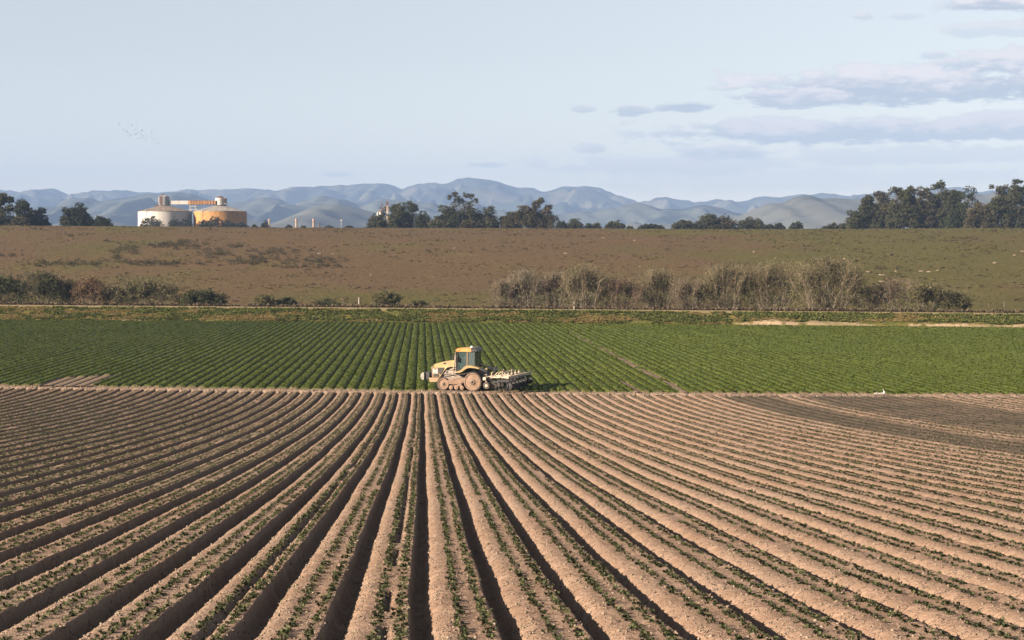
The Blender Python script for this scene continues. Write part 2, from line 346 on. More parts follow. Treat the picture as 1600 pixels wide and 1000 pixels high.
# ------------------------------------------------------------------ instancing (uncountable cover only)
PROTO = {}
def proto(name, V, Fc, mat, v=None):
    me_o = mesh_np(name, V, Fc, mat, attrs={'v': v if v is not None else np.zeros(len(V))}); COL.objects.unlink(me_o)
    return me_o
def scatter(name, label, protos, pts, scale, rotz, tilt=.12):
    n = len(pts); me = bpy.data.meshes.new(name); me.vertices.add(n); me.vertices.foreach_set('co', np.asarray(pts, np.float32).ravel())
    a = me.attributes.new('sc', 'FLOAT_VECTOR', 'POINT'); s3 = np.asarray(scale, np.float32)
    if s3.ndim == 1: s3 = np.repeat(s3[:, None], 3, 1)
    a.data.foreach_set('vector', s3.ravel())
    r = np.zeros((n, 3), np.float32); r[:, 2] = rotz; r[:, 0] = RNG.normal(0, tilt, n); r[:, 1] = RNG.normal(0, tilt, n)
    a = me.attributes.new('rt', 'FLOAT_VECTOR', 'POINT'); a.data.foreach_set('vector', r.ravel())
    o = bpy.data.objects.new(name, me); COL.objects.link(o); tag(o, label, None, None, 'stuff')
    g = bpy.data.node_groups.new(name, 'GeometryNodeTree'); g.is_modifier = True
    g.interface.new_socket('Geometry', in_out='INPUT', socket_type='NodeSocketGeometry'); g.interface.new_socket('Geometry', in_out='OUTPUT', socket_type='NodeSocketGeometry')
    N = g.nodes; L = g.links; gi = N.new('NodeGroupInput'); go = N.new('NodeGroupOutput'); ip = N.new('GeometryNodeInstanceOnPoints')
    j = N.new('GeometryNodeJoinGeometry'); 
    for p in protos:
        oi = N.new('GeometryNodeObjectInfo'); oi.inputs[0].default_value = p; oi.inputs['As Instance'].default_value = True
        L.new(oi.outputs['Geometry'], j.inputs[0])
    m2p = N.new('GeometryNodeMeshToPoints'); L.new(gi.outputs[0], m2p.inputs[0])
    L.new(m2p.outputs[0], ip.inputs['Points']); L.new(j.outputs[0], ip.inputs['Instance']); ip.inputs['Pick Instance'].default_value = True
    rv = N.new('FunctionNodeRandomValue'); rv.data_type = 'INT'; rv.inputs[4].default_value = 0; rv.inputs[5].default_value = len(protos)-1
    L.new(rv.outputs[2], ip.inputs['Instance Index'])
    for nm, sk in (('sc', 'Scale'), ('rt', 'Rotation')):
        na = N.new('GeometryNodeInputNamedAttribute'); na.data_type = 'FLOAT_VECTOR'; na.inputs[0].default_value = nm
        if sk == 'Rotation':
            e = N.new('FunctionNodeEulerToRotation'); L.new(na.outputs[0], e.inputs[0]); L.new(e.outputs[0], ip.inputs[sk])
        else: L.new(na.outputs[0], ip.inputs[sk])
    L.new(ip.outputs[0], go.inputs[0]); md = o.modifiers.new('scatter', 'NODES'); md.node_group = g
    return o

# ------------------------------------------------------------------ ground shape
TAN = .0535; BED = 1.016
_tab = [(617, 19.3), (632, 21.2), (650, 24.2), (675, 29.6), (700, 36.2), (725, 43.4), (750, 51), (800, 68), (850, 84.8), (900, 102.5), (950, 121.5), (1000, 141)]
_y = []; _z = []
for py, s in _tab:
    t_ = F/s; b_ = (500-py)/F; _y.append(t_*(math.cos(PITCH)+b_*math.sin(PITCH))); _z.append(CZ+t_*(-math.sin(PITCH)+b_*math.cos(PITCH)))
_y = np.array(_y[::-1]); _z = np.array(_z[::-1])
_gy = np.linspace(0, 160, 1601)
_gz = np.interp(_gy, np.concatenate([[0], _y, [139, 160]]), np.concatenate([[_z[0]+_y[0]*.088], _z, [0, 0]]))
for _ in range(3): _gz = np.convolve(np.pad(_gz, 30, mode='reflect', reflect_type='odd'), np.ones(61)/61, 'valid')
def base_z(Y): return np.interp(Y, _gy, _gz)
def bed_end(X): return np.interp(X, [-80, -43, -8, 17, 40, 90], [147, 140.9, 135.6, 132.9, 131.6, 130.6])+.25*vn(np.asarray(X)*.9, 0*np.asarray(X), 5)
def green0(X): return bed_end(X)+2.5+.25*vn(np.asarray(X)*1.3, 0*np.asarray(X), 6)
def levee0(X): return np.interp(X, [-150, -92, 0, 79, 150], [303, 291.5, 277, 259, 246])
def bed_profile(fr, k):                                      # height across one bed; fr 0..1 starts at the right lip of the bed before
    xs = np.array([0, .03, .075, .18, .262, .31, .380, .395, .42, .48, .58, .70, .80, .90, .955, .985, 1.0])
    zs = np.array([.010, -.17, -.26, -.26, -.088, -.046, -.004, -.016, .002, .0, .008, -.004, .008, .006, .018, .026, .010])
    return np.interp(fr, xs, zs)
def near_surface(u, Y, detail=True):
    X = u-TAN*Y
    wob = .05*vn(Y*.12, 0*Y+3, 3)+.045*vn(Y*.35, np.round(u/BED)*3.1, 4)
    uu = u+.17+wob; k = np.floor(uu/BED); fr = uu/BED-k
    jag = .020*vn(Y*9, k*7.7, 9)+.018*vn(Y*2.1, k*5.3, 10)
    fr2 = np.clip(fr+jag*(1-np.abs(fr-.2)*1.2), 0, 1)
    z = bed_profile(fr2, k)
    dep = 1+.22*vn(k*1.7, Y*.02, 12)
    z = z*dep
    groove = np.where((k == -1) | (k == -3), 1.0, .0)*np.exp(-((fr-.70)/.035)**2)*.10*(vn(Y*.5, k, 33) > -.38)
    z = z-groove
    wet_ = ss(u, 23.2, 24.4)*(1-ss(u, 27.3, 28.4))+ss(u, 29.8, 30.8)*(1-ss(u, 39.6, 40.6)); z = z*(1-.6*wet_)
    if detail: z = z+.026*vn(u*7, Y*6, 14)+.024*vn(u*16, Y*14, 15)+.012*vn(u*2, Y*2.2, 16)+.02*np.minimum(vn(u*3.3, Y*1.1, 17)+.2, 0)
    e = bed_end(X); fade = 1-ss(Y, e-.9, e+.2)
    wet = ((u > 23.6) & (u < 28.0)) | ((u > 30.2) & (u < 40.2))
    return base_z(Y)+z*fade+(1-fade)*(.10*np.exp(-((Y-e-.5)/.6)**2)+.07*vn(X*2.5, Y*2, 21)+.05*vn(X*6, Y*5, 22)), fade, fr, k

def build_near():
    frs = np.array([0, .025, .075, .18, .262, .285, .32, .39, .43, .50, .57, .64, .71, .78, .85, .92, .97]); us = ((np.arange(-57, 95)[:, None]+frs[None])*BED-.17).ravel(); Ys = [11.0]
    while Ys[-1] < 152: Ys.append(Ys[-1]+max(.045, Ys[-1]*(.0040 if Ys[-1] < 45 else .0058)) if Ys[-1] < 120 else Ys[-1]+.45)
    Ys = np.array(Ys); U, YY = np.meshgrid(us, Ys); U = U-(.05*vn(YY*.12, 0*YY+3, 3)+.045*vn(YY*.35, np.round(U/BED)*3.1, 4))
    Z, fade, fr, k = near_surface(U, YY); X = U-TAN*YY
    keep = (np.abs(X) < YY*.3077*1.12+5) & (YY < green0(X)+3.5)
    kf = keep[:-1, :-1] | keep[1:, 1:]
    idx = np.arange(U.size).reshape(U.shape)
    Fq = np.stack([idx[:-1, :-1][kf], idx[:-1, 1:][kf], idx[1:, 1:][kf], idx[1:, :-1][kf]], 1)
    used = np.unique(Fq); mp = np.full(U.size, -1); mp[used] = np.arange(len(used)); Fq = mp[Fq]
    un = U+.25*vn(YY*.4, U*.5, 30)
    wet = (ss(un, 23.4, 24.2)*(1-ss(un, 27.3, 28.2))*1.0+ss(un, 30.0, 30.8)*(1-ss(un, 39.6, 40.6))*.8)*(1-ss(YY, 131.5, 133.5))
    wet = np.clip(wet+.4*ss(vn(U*.3, YY*.3, 31), .0, .4)*ss(un, 22, 30)*(un > 22), 0, 1)
    wet = np.clip(wet*(1.0+.4*vn(U*1.2, YY*.6, 32)), 0, 1)
    pale = np.clip((1-fade)*.9*ss(vn(X*1.3, YY*1.1, 34), -.25, .3), 0, 1)
    V = np.stack([X, YY, Z], -1).reshape(-1, 3)[used]
    o = mesh_np('field_soil', V, Fq, M['soil'], smooth=True, attrs={'wet': wet.ravel()[used], 'pale': pale.ravel()[used]})
    tag(o, None, None, None, 'structure'); print('soil faces', len(Fq))
build_near()

def plant_mesh(rng, leaves, rad, h):
    Vs = []; Fs = []; vv = []; b = 0
    for i in range(leaves):
        a = rng.uniform(0, 6.28); el = rng.uniform(.25, 1.2); L = rng.uniform(.6, 1.2)*rad; wd = L*rng.uniform(.28, .42)
        d = np.array([math.cos(a)*math.cos(el), math.sin(a)*math.cos(el), math.sin(el)*h/rad]); s = np.array([-math.sin(a), math.cos(a), 0])
        base = d*L*.15; mid = d*L*.65+np.array([0, 0, .02]); tipp = d*L*1.1+np.array([0, 0, -.02*L/rad])
        V = [base, mid+s*wd, tipp, mid-s*wd]; Vs += V; Fs.append([b, b+1, b+2, b+3]); b += 4
        vv += [rng.uniform(0, 1)]*4
    return np.array(Vs), np.array(Fs), np.array(vv)
def bed_points(y0, y1, per_m, rng, lines=((.60, .035), (.885, .035)), wide=1.0):
    out = []
    for k in range(-52, 90):
        for fc, jit in lines:
            n = int((y1-y0)*per_m); Y = rng.uniform(y0, y1, n)
            u = (k+fc)*BED-.17+rng.normal(0, jit*wide, n)
            wob = .05*vn(Y*.12, 0*Y+3, 3)+.045*vn(Y*.35, np.round(u/BED)*3.1, 4); u = u-wob
            X = u-TAN*Y; ok = (np.abs(X) < Y*.3077*1.1+4) & (Y < bed_end(X)-.3)
            gap = vn(Y*.5, k*3.3+fc*9, 41)+.6*vn(Y*2.5, k*2.1+fc*5, 42); ok &= gap > -.42
            wet = ((u > 23.6) & (u < 28)) | ((u > 30.2) & (u < 40)); ok &= ~(wet & (rng.uniform(size=n) < .45))
            out.append(np.stack([u[ok], Y[ok]], 1))
    q = np.concatenate(out); z, _, _, _ = near_surface(q[:, 0], q[:, 1])
    return np.stack([q[:, 0]-TAN*q[:, 1], q[:, 1], z-.01], 1)
def build_seedlings():
    rng = np.random.default_rng(5)
    pr = [proto('seedling', *plant_mesh(rng, 8, .062, .07)[:2], M['seedling'], None) for _ in range(0)]
    for i in range(7):
        V, Fc, v = plant_mesh(rng, rng.integers(6, 10), .040, .050); pr.append(proto('seedling', V, Fc, M['seedling'], v))
    pts = bed_points(16.5, 62, 17, rng); pts = pts[np.argsort(pts[:, 1])]
    vis = (np.abs(pts[:, 0]) < pts[:, 1]*.3077) & (pts[:, 1] > 18.25)
    ind = np.nonzero(vis)[0][:290]; rest = np.setdiff1d(np.arange(len(pts)), ind)
    for n_, i in enumerate(ind):
        o = bpy.data.objects.new('seedling', pr[n_ % 7].data); COL.objects.link(o); o.location = pts[i]
        s = rng.uniform(.7, 1.35); o.scale = (s, s, s*rng.uniform(.8, 1.2)); o.rotation_euler = (rng.normal(0, .15), rng.normal(0, .15), rng.uniform(0, 6.28))
        tag(o, 'small leafy green seedling in the bed rows at the bottom edge of the photo', 'seedling', 'seedlings nearest the camera')
    scatter('seedling_rows', 'rows of small green seedlings along the brown beds', pr, pts[rest], rng.uniform(.6, 1.35, len(rest)), rng.uniform(0, 6.28, len(rest)), .2)
    fp = []
    for i in range(5):
        V, Fc, v = plant_mesh(rng, 6, .048, .048); fp.append(proto('seedling', V, Fc, M['seedling'], v))
    p2 = bed_points(62, 142, 9, rng, ((.60, .06), (.885, .055)))
    scatter('distant_seedling_rows', 'rows of small green seedlings in the far half of the brown field', fp, p2, rng.uniform(.7, 1.4, len(p2)), rng.uniform(0, 6.28, len(p2)), .2)
    print('seedlings', len(pts), len(p2))
    # clods and flecks of dry earth
    cl = []
    for i in range(5):
        V = []; nlat = 3
        phi = (1+5**.5)/2; ico = np.array([(-1, phi, 0), (1, phi, 0), (-1, -phi, 0), (1, -phi, 0), (0, -1, phi), (0, 1, phi), (0, -1, -phi), (0, 1, -phi), (phi, 0, -1), (phi, 0, 1), (-phi, 0, -1), (-phi, 0, 1)], float)/1.9
        ico *= rng.uniform(.6, 1.25, (12, 1)); ico[:, 2] *= .65
        fi = np.array([(0, 11, 5), (0, 5, 1), (0, 1, 7), (0, 7, 10), (0, 10, 11), (1, 5, 9), (5, 11, 4), (11, 10, 2), (10, 7, 6), (7, 1, 8), (3, 9, 4), (3, 4, 2), (3, 2, 6), (3, 6, 8), (3, 8, 9), (4, 9, 5), (2, 4, 11), (6, 2, 10), (8, 6, 7), (9, 8, 1)])
        cl.append(proto('clod', ico, fi, M['clod' if i < 4 else 'pale_clod']))
    n = 80000; Y = 16.5+(rng.uniform(0, 1, n)**1.5)*75; X = rng.uniform(-1, 1, n)*(Y*.3077*1.1+3); u = X+TAN*Y
    z, fade, fr, k = near_surface(u, Y); keep = (rng.uniform(size=n) < np.where((fr > .22) & (fr < .45), 1.0, .45))
    q = np.stack([X, Y, z], 1)[keep]; s = .007+.020*rng.uniform(0, 1, len(q))**4+.00016*q[:, 1]
    scatter('soil_clods', 'crumbly clods of dry brown earth strewn over the beds', cl, q, s, rng.uniform(0, 6.28, len(q)), .6)
    n = 5000; X = rng.uniform(-48, 52, n); e = bed_end(X); Y = e+rng.uniform(-.7, 2.4, n)
    z, *_ = near_surface(X+TAN*Y, Y); scatter('headland_clods', 'broken clods along the bare headland strip between the fields', cl, np.stack([X, Y, z], 1), .03+.09*rng.uniform(0, 1, n)**3, rng.uniform(0, 6.28, n), .6)
build_seedlings()

# ------------------------------------------------------------------ green crop field
GB = .975; GPH = .64
def canopy(u, Y):
    X = u-TAN*Y; wob = .05*vn(Y*.08, 0*Y, 50); uu = u+GPH+wob; k = np.floor(uu/GB); fr = uu/GB-k
    w = .075+.04*vn(k*1.3, Y*.015, 51)
    prof = np.sqrt(np.clip(1-(np.abs(fr-.5)/(.5-w*.35))**2.6, 0, 1))
    h = .21*prof*(1+.25*vn(k*.9, Y*.05, 52)+.10*vn(u*1.5, Y*1.2, 53))
    h = h+(.05*vn(u*3.2, Y*2.2, 54)+.04*vn(u*7, Y*5, 55))*prof
    e = green0(X); l0 = levee0(X)-1.6
    end = ss(Y, e, e+.5)*(1-ss(Y, l0-.6, l0))
    n = vn(X*.5, Y*.5, 56)*1.2
    bare = ((u > -33.1) & (u < -28.4) & (Y < 152.5+n*2+(u+31)*.9))*1.0
    bare = np.maximum(bare, ((np.abs(u-21.4-.1*n) < np.where(Y < 182, .38, .28)) & (Y < 245) & (vn(Y*.25, u*0, 58) > np.where(Y < 182, -.35, -.12)))*1.0)
    bare = np.maximum(bare, ((np.abs(u-17.6) < .3) & (Y < 147))*1.0)
    soil = .0+.12*prof
    return np.where(bare > 0, soil, h*end)+.0, end, bare, prof
def build_green():
    us = np.arange(-95, 118, GB/9); Ys = [130.0]
    while Ys[-1] < 306: Ys.append(Ys[-1]+.0045*Ys[-1])
    Ys = np.array(Ys); U, YY = np.meshgrid(us, Ys); Z, end, bare, prof = canopy(U, YY); X = U-TAN*YY
    keep = (np.abs(X) < YY*.3077*1.08+4) & (YY > green0(X)-.6) & (YY < levee0(X)+1)
    kf = keep[:-1, :-1] | keep[1:, 1:]; idx = np.arange(U.size).reshape(U.shape)
    Fq = np.stack([idx[:-1, :-1][kf], idx[:-1, 1:][kf], idx[1:, 1:][kf], idx[1:, :-1][kf]], 1)
    used = np.unique(Fq); mp = np.full(U.size, -1); mp[used] = np.arange(len(used)); Fq = mp[Fq]
    V = np.stack([X, YY, Z+.012], -1).reshape(-1, 3)[used]
    o = mesh_np('green_crop', V, Fq, M['canopy'], smooth=True, attrs={'bare': np.maximum(bare, 1-ss(end, 0, .12)).ravel()[used]})
    tag(o, 'dense green leafy crop filling the beds behind the tractor', None, None, 'stuff'); print('green faces', len(Fq))
    rng = np.random.default_rng(8); pr = []
    for i in range(6):
        V, Fc, v = plant_mesh(rng, 11, .12, .12); pr.append(proto('crop_plant', V, Fc, M['crop'], v))
    n = 170000; a = rng.uniform(-1, 1, n)*.335; Y = 132+rng.uniform(0, 1, n)**1.25*160; X = a*Y; u = X+TAN*Y
    z, end, bare, prof = canopy(u, Y); ok = (end > .5) & (bare == 0) & (prof > .55) & (Y > green0(X)); q = np.stack([X, Y, z-.05], 1)[ok]
    scatter('crop_tops', 'feathery leaf tops of the dense green crop', pr, q, rng.uniform(.6, 1.2, len(q))*(.7+q[:, 1]/500), rng.uniform(0, 6.28, len(q)), .25)
build_green()

# ------------------------------------------------------------------ levee, pasture bluff, plateau
def levee_top_z(X): return np.interp(X, [-130, -92, 0, 79, 130], [2.35, 2.3, 2.05, 1.95, 1.9])
PROF_Y = np.array([283, 300, 330, 365, 400, 440, 480, 520, 560, 600, 640, 690, 760, 900, 1150, 1300, 1600, 2400, 6000.])
def pasture_z(X, Y):
    tab = np.array([.9, 1.0, 1.35, 2.7, 4.9, 8.0, 11.7, 15.0, 18.0, 20.4, 21.85, 22.4, 23.3, 25.6, 30.1, 29, 20, 2, 0])
    a = X/np.maximum(Y, 1)
    z = np.interp(Y, PROF_Y, tab)
    lift = np.interp(a, [-.42, -.31, -.15, 0, .12, .31, .42], [1.3, 1.1, .35, 0, -.35, .1, .1])*ss(Y, 340, 620)*(1-ss(Y, 640, 2400)*.3)
    und = (1.3*vn(X/70, Y/60, 60)+.45*vn(X/24, Y/26, 61))*ss(Y, 330, 400)*(1-ss(Y, 590, 630)*.88)
    return z+lift+und+.16*vn(X/5, Y/5, 62)*ss(Y, 320, 380)
def build_pasture():
    As = np.linspace(-.40, .40, 300); Ys = np.concatenate([np.linspace(268, 480, 160), np.linspace(481.5, 700, 150), np.geomspace(706, 6000, 60)])
    A, YY = np.meshgrid(As, Ys); X = A*YY; l0 = levee0(X)
    Yb = YY; Z = pasture_z(X, Yb)
    Z = np.where(Yb < l0+12, np.minimum(Z, levee_top_z(X)-.9)-1.5*(1-ss(Yb, l0+4, l0+13)), Z)
    idx = np.arange(A.size).reshape(A.shape); ok = (YY[:-1, :-1] > l0[:-1, :-1]+2)
    Fq = np.stack([idx[:-1, :-1][ok], idx[:-1, 1:][ok], idx[1:, 1:][ok], idx[1:, :-1][ok]], 1)
    # greener low swale, greener upper right shoulder, brown face; the photograph's patches
    b = (YY-330)/300; PXx = 800+A*F
    g = .26+.55*np.exp(-((Z-2.2-.0*X)/1.3)**2)*ss(PXx, 350, 560)*(1-ss(PXx, 900, 1600)*.3)
    g += .35*ss(PXx, 850, 1200)*ss(Z, 3, 6)+.30*ss(Z, 18.2, 20.5)*(PXx > 150)+.15*ss(PXx, 1100, 1400)
    g += .35*ss(-PXx, -120, 60)*ss(Z, 19, 21)
    dry = np.clip(1-(Yb-l0-12)/16, 0, 1)*(.55+.8*vn(X/4, Yb/3, 64))
    o = mesh_np('pasture', np.stack([X, YY, Z], -1).reshape(-1, 3), Fq, M['pasture'], smooth=True, attrs={'green': g.ravel(), 'dry': np.clip(dry, 0, 1).ravel()})
    tag(o, None, None, None, 'structure')
build_pasture()
def ground(X, Y):
    z = pasture_z(np.asarray(X, float), np.asarray(Y, float)); l0 = levee0(X)
    return np.where(Y < l0+12, np.minimum(z, levee_top_z(X)-.9)-1.5*(1-ss(Y, l0+4, l0+13)), z)
def levee_surf(X, d):                                         # d = metres behind the foot of the bank
    zt = levee_top_z(X)
    z = np.interp(d, [-1.8, -.9, 0, .5, 2.2, 5.2, 6.0, 9.6, 10.4, 14], [-.15, -.05, .05, .25, .8, 1.70, 1.90, 2.16, 2.0, .4])*zt/2.05
    pxx = 800+X/(levee0(X)+3)*F
    cut = ss(pxx, 1105, 1180)*(1-.45*ss(vn(X*.12, X*0, 70), .1, .35))
    cz = np.interp(d, [-1.8, -.9, 0, .3, 1.0, 2.2, 5.2], [-.1, .02, .2, .55, .72, 1.0, 1.75])*zt/2.05
    zz = np.where(d < 5.2, z*(1-cut)+cz*cut, z)
    rough = np.where((d > .2) & (d < 5.6), 1.0, .12)
    return zz+rough*(.30*vn(X*.45, d*.8, 71)+.14*vn(X*1.4, d*2, 72)+.07*vn(X*4, d*5, 73)), cut
def build_levee():
    Xs = np.arange(-125, 125, .28); ds = np.array([-1.8, -1.3, -.9, -.5, -.2, 0, .15, .3, .5, .75, 1.0, 1.3, 1.6, 2, 2.5, 3, 3.5, 4, 4.5, 5, 5.4, 5.8, 6.1, 6.6, 7.5, 8.5, 9.4, 9.9, 10.6, 12, 14])
    Xg, D = np.meshgrid(Xs, ds); z, cut = levee_surf(Xg, D); l0 = levee0(Xg)
    jit = .5*vn(Xg*.3, D*0, 74)*(D < 1)
    idx = np.arange(Xg.size).reshape(Xg.shape)
    Fq = np.stack([idx[:-1, :-1].ravel(), idx[:-1, 1:].ravel(), idx[1:, 1:].ravel(), idx[1:, :-1].ravel()], 1)
    n = vn(Xg*.6, D*1.5, 75)+.5*vn(Xg*2, D*4, 76); pxx = 800+Xg/(l0+3)*F
    pale = np.clip(cut*ss(.35+.75*ss(pxx, 1150, 1190)*(1-ss(pxx, 1310, 1370))+.25*ss(pxx, 1480, 1500)+n*2.6+1.6*vn(Xg*.13, D*0, 79)+.9*vn(Xg*.9, D*0, 82)-D, 0, .35)+ss(vn(Xg*1.1, D*2.2, 77)+.4*n, .50, .62)*.7*(D < 5.6), 0, 1)
    pale = np.maximum(pale, ss(pxx, 140, 150)*(1-ss(pxx, 222, 232))*(D < .35+n*.5))
    pale = np.maximum(pale, (D < -.2)*.8)
    road = ss(D, 5.5, 6.0)*(1-ss(D, 10, 10.8)*.5)
    o = mesh_np('levee', np.stack([Xg, l0+D+jit, z], -1).reshape(-1, 3), Fq, M['levee'], smooth=True, attrs={'pale': pale.ravel(), 'road': road.ravel()})
    tag(o, None, None, None, 'structure')
    rng = np.random.default_rng(3); pr = []
    for i in range(5):
        V, Fc, v = plant_mesh(rng, 12, .24, .3); pr.append(proto('grass_tuft', V, Fc, M['grass'], v))
    m_ = 42000; X = rng.uniform(-98, 95, m_); d = rng.uniform(.1, 6.1, m_); z, cut = levee_surf(X, d)
    n_ = vn(X*.25, d*.6, 78); ok = (n_ > -.42) & ~((cut > .3) & (d < 1.2+1.2*vn(X*.5, d*0, 81))); q = np.stack([X, levee0(X)+d, z-.04], 1)[ok]
    dd = q[:, 1]-levee0(q[:, 0]); px_ = 800+q[:, 0]/q[:, 1]*F
    st = (vn(q[:, 0]*.16, dd*.55, 83)+.5*vn(q[:, 0]*.9, dd*1.5, 84)+.25*ss(-px_, -420, 40)*(dd < 2.6)-.06*(px_ > 600)) > .13
    gap = vn(q[:, 0]*.5, dd*1.3, 85) < .27
    ps = []
    for i in range(4):
        V, Fc, v = plant_mesh(rng, 12, .22, .26); ps.append(proto('straw_tuft', V, Fc, M['straw'], v))
    a_ = q[gap & ~st]; scatter('levee_grass', 'green grass growing on the levee bank', pr, a_, rng.uniform(.5, 1.4, len(a_)), rng.uniform(0, 6.28, len(a_)), .2)
    a_ = q[gap & st]; scatter('straw_grass', 'yellow straw grass in patches on the levee bank', ps, a_, rng.uniform(.5, 1.2, len(a_)), rng.uniform(0, 6.28, len(a_)), .2)
    dg = []
    for i in range(4):
        V, Fc, v = plant_mesh(rng, 14, .3, .5); dg.append(proto('dry_tuft', V, Fc, M['drygrass'], v))
    m_ = 14000; a = rng.uniform(-.33, .33, m_); Y0 = 300; X = a*Y0; Y = levee0(X)+9.8+rng.uniform(0, 1, m_)**1.6*22; z = ground(X, Y)
    d = Y-levee0(X); z = np.where(d < 13, np.maximum(z, levee_surf(X, d)[0]), z)
    scatter('dry_grass', 'dry straw coloured weeds behind the farm track', dg, np.stack([X, Y, z-.05], 1), rng.uniform(.6, 1.5, m_), rng.uniform(0, 6.28, m_), .2)
    pg = []
    for i in range(4):
        V, Fc, v = plant_mesh(rng, 9, .30, .09); pg.append(proto('pasture_tuft', V, Fc, M['pgrass'], v))
    m_ = 32000; Y = 322+rng.uniform(0, 1, m_)*325; X = rng.uniform(-.33, .33, m_)*Y
    scatter('pasture_tufts', 'short brown grass tufts over the sloping pasture', pg, np.stack([X, Y, ground(X, Y)-.03], 1), rng.uniform(.4, 1.2, m_)*(1+.8*(vn(X/12, Y/9, 80) > .1)), rng.uniform(0, 6.28, m_), .2)
    # dark low scrub in patches on the left of the slope
    sb = []
    for i in range(5):
        C = rng.normal(size=(60, 3))*np.array([.45, .45, .22])+np.array([0, 0, .3]); V, Fc = leaf_quads(C, .16, rng); sb.append(proto('scrub_bush', V, Fc, M['scrub'], np.repeat(rng.uniform(0, 1, 60), 4)))
    pts = []; 
    def at_px(px, py):                                         # where that bearing meets the slope
        Ys = np.linspace(322, 640, 600); X = (px-800)/F*Ys; z = ground(X, Ys); sight = CZ+(400-py)/F*Ys
        i = np.argmax(z-sight > 0); return (X[i], Ys[i], float(z[i])) if (z-sight > 0).any() else None
    patches = [(200, 391, 26, 5, 60), (275, 384, 55, 5, 190), (330, 395, 22, 5, 80), (370, 385, 12, 4, 30), (190, 402, 18, 4, 30), (265, 412, 90, 4, 150), (110, 412, 80, 5, 120), (390, 410, 45, 4, 70),
               (60, 358, 10, 2, 10), (170, 377, 6, 2, 10), (110, 368, 40, 3, 30), (430, 395, 40, 5, 70), (410, 405, 30, 4, 50), (500, 407, 50, 5, 70), (480, 417, 60, 5, 60), (290, 378, 12, 2, 20), (500, 409, 20, 3, 30),
               (1210+170, 420, 45, 3, 40), (1500, 372, 26, 2.5, 22), (1450, 374, 16, 2, 12), (700, 400, 260, 30, 60), (1150, 400, 320, 30, 40), (120, 440, 110, 15, 40), (20, 400, 26, 2, 16)]
    for cx, cy, rx, ry, n in patches:
        for _ in range(int(n*.5)):
            g = at_px(cx+rng.normal()*rx*.55, cy+rng.normal()*ry*.55)
            if g: pts.append(g)
    pts = np.array(pts); scatter('low_scrub', 'low dark scrub dotted over the brown slope', sb, pts, rng.uniform(.3, 1.25, len(pts)), rng.uniform(0, 6.28, len(pts)), .1)
    MOUND_L = ['largest pale dirt mound, low on the slope right of the biggest willow', 'pale dirt mound left of the largest one', 'pale dirt mound above and right of the largest one', 'lower dirt mound just behind the bare tan shrub', 'pale dirt mound in a row of three, the left one', 'pale dirt mound in a row of three, the right one', 'pale dirt mound in a row of three, the middle one', 'pale dirt mound by itself far right on the slope', 'dirt mound cut by the right edge of the photo', 'dirt mound in the middle of the slope below the small open tree', 'tiny dirt mound just under the crest left of the long tree row', 'tiny dirt mound under the crest below the spreading tree', 'dirt mound low on the slope above the olive willow with fanned stems', 'dirt mound high on the slope below the long tree row', 'dirt mound on the slope below the wide eucalyptus', 'flat dirt patch below the chimneys, left of two', 'flat dirt patch below the chimneys, right of two', 'dirt mound near the right edge below the right hand clump', 'dirt mound right of the largest willow top, high up', 'dirt mound above the olive bush near the fence post']
    mound_px = [(1377, 430), (1357, 425), (1400, 424), (1378, 440), (1440, 424), (1465, 423), (1452, 425), (1555, 411), (1597, 393), (884, 396), (992, 376), (943, 372), (1000, 417), (1178, 394), (711, 388), (500, 396), (520, 397), (1585, 399), (1320, 405), (580, 430)]
    for i, (px, py) in enumerate(mound_px):
        g = at_px(px, py)
        if not g: continue
        V = []; Fs = []; R = rng.uniform(.3, .8)*(1.6 if i in (3, 0, 7) else 1); nn = 10
        for r_, h_ in ((1, -.1), (.75, .13), (.35, .2)):
            for j in range(nn): a = j/nn*6.28; q = R*r_*rng.uniform(.8, 1.2); V.append((math.cos(a)*q*1.2, math.sin(a)*q, h_*rng.uniform(.8, 1.2)))
        V.append((0, 0, .22))
        for rr in range(2):
            for j in range(nn): Fs.append((rr*nn+j, rr*nn+(j+1) % nn, (rr+1)*nn+(j+1) % nn, (rr+1)*nn+j))
        me = bpy.data.meshes.new('dirt_mound'); me.from_pydata(V, [], Fs+[(2*nn+j, 2*nn+(j+1) % nn, 3*nn) for j in range(nn)]); me.materials.append(M['mound_dirt'])
        o = bpy.data.objects.new('dirt_mound', me); COL.objects.link(o); o.location = g
        tag(o, MOUND_L[i], 'dirt mound', 'dirt mounds on the pasture')
    return at_px
at_px = build_levee()

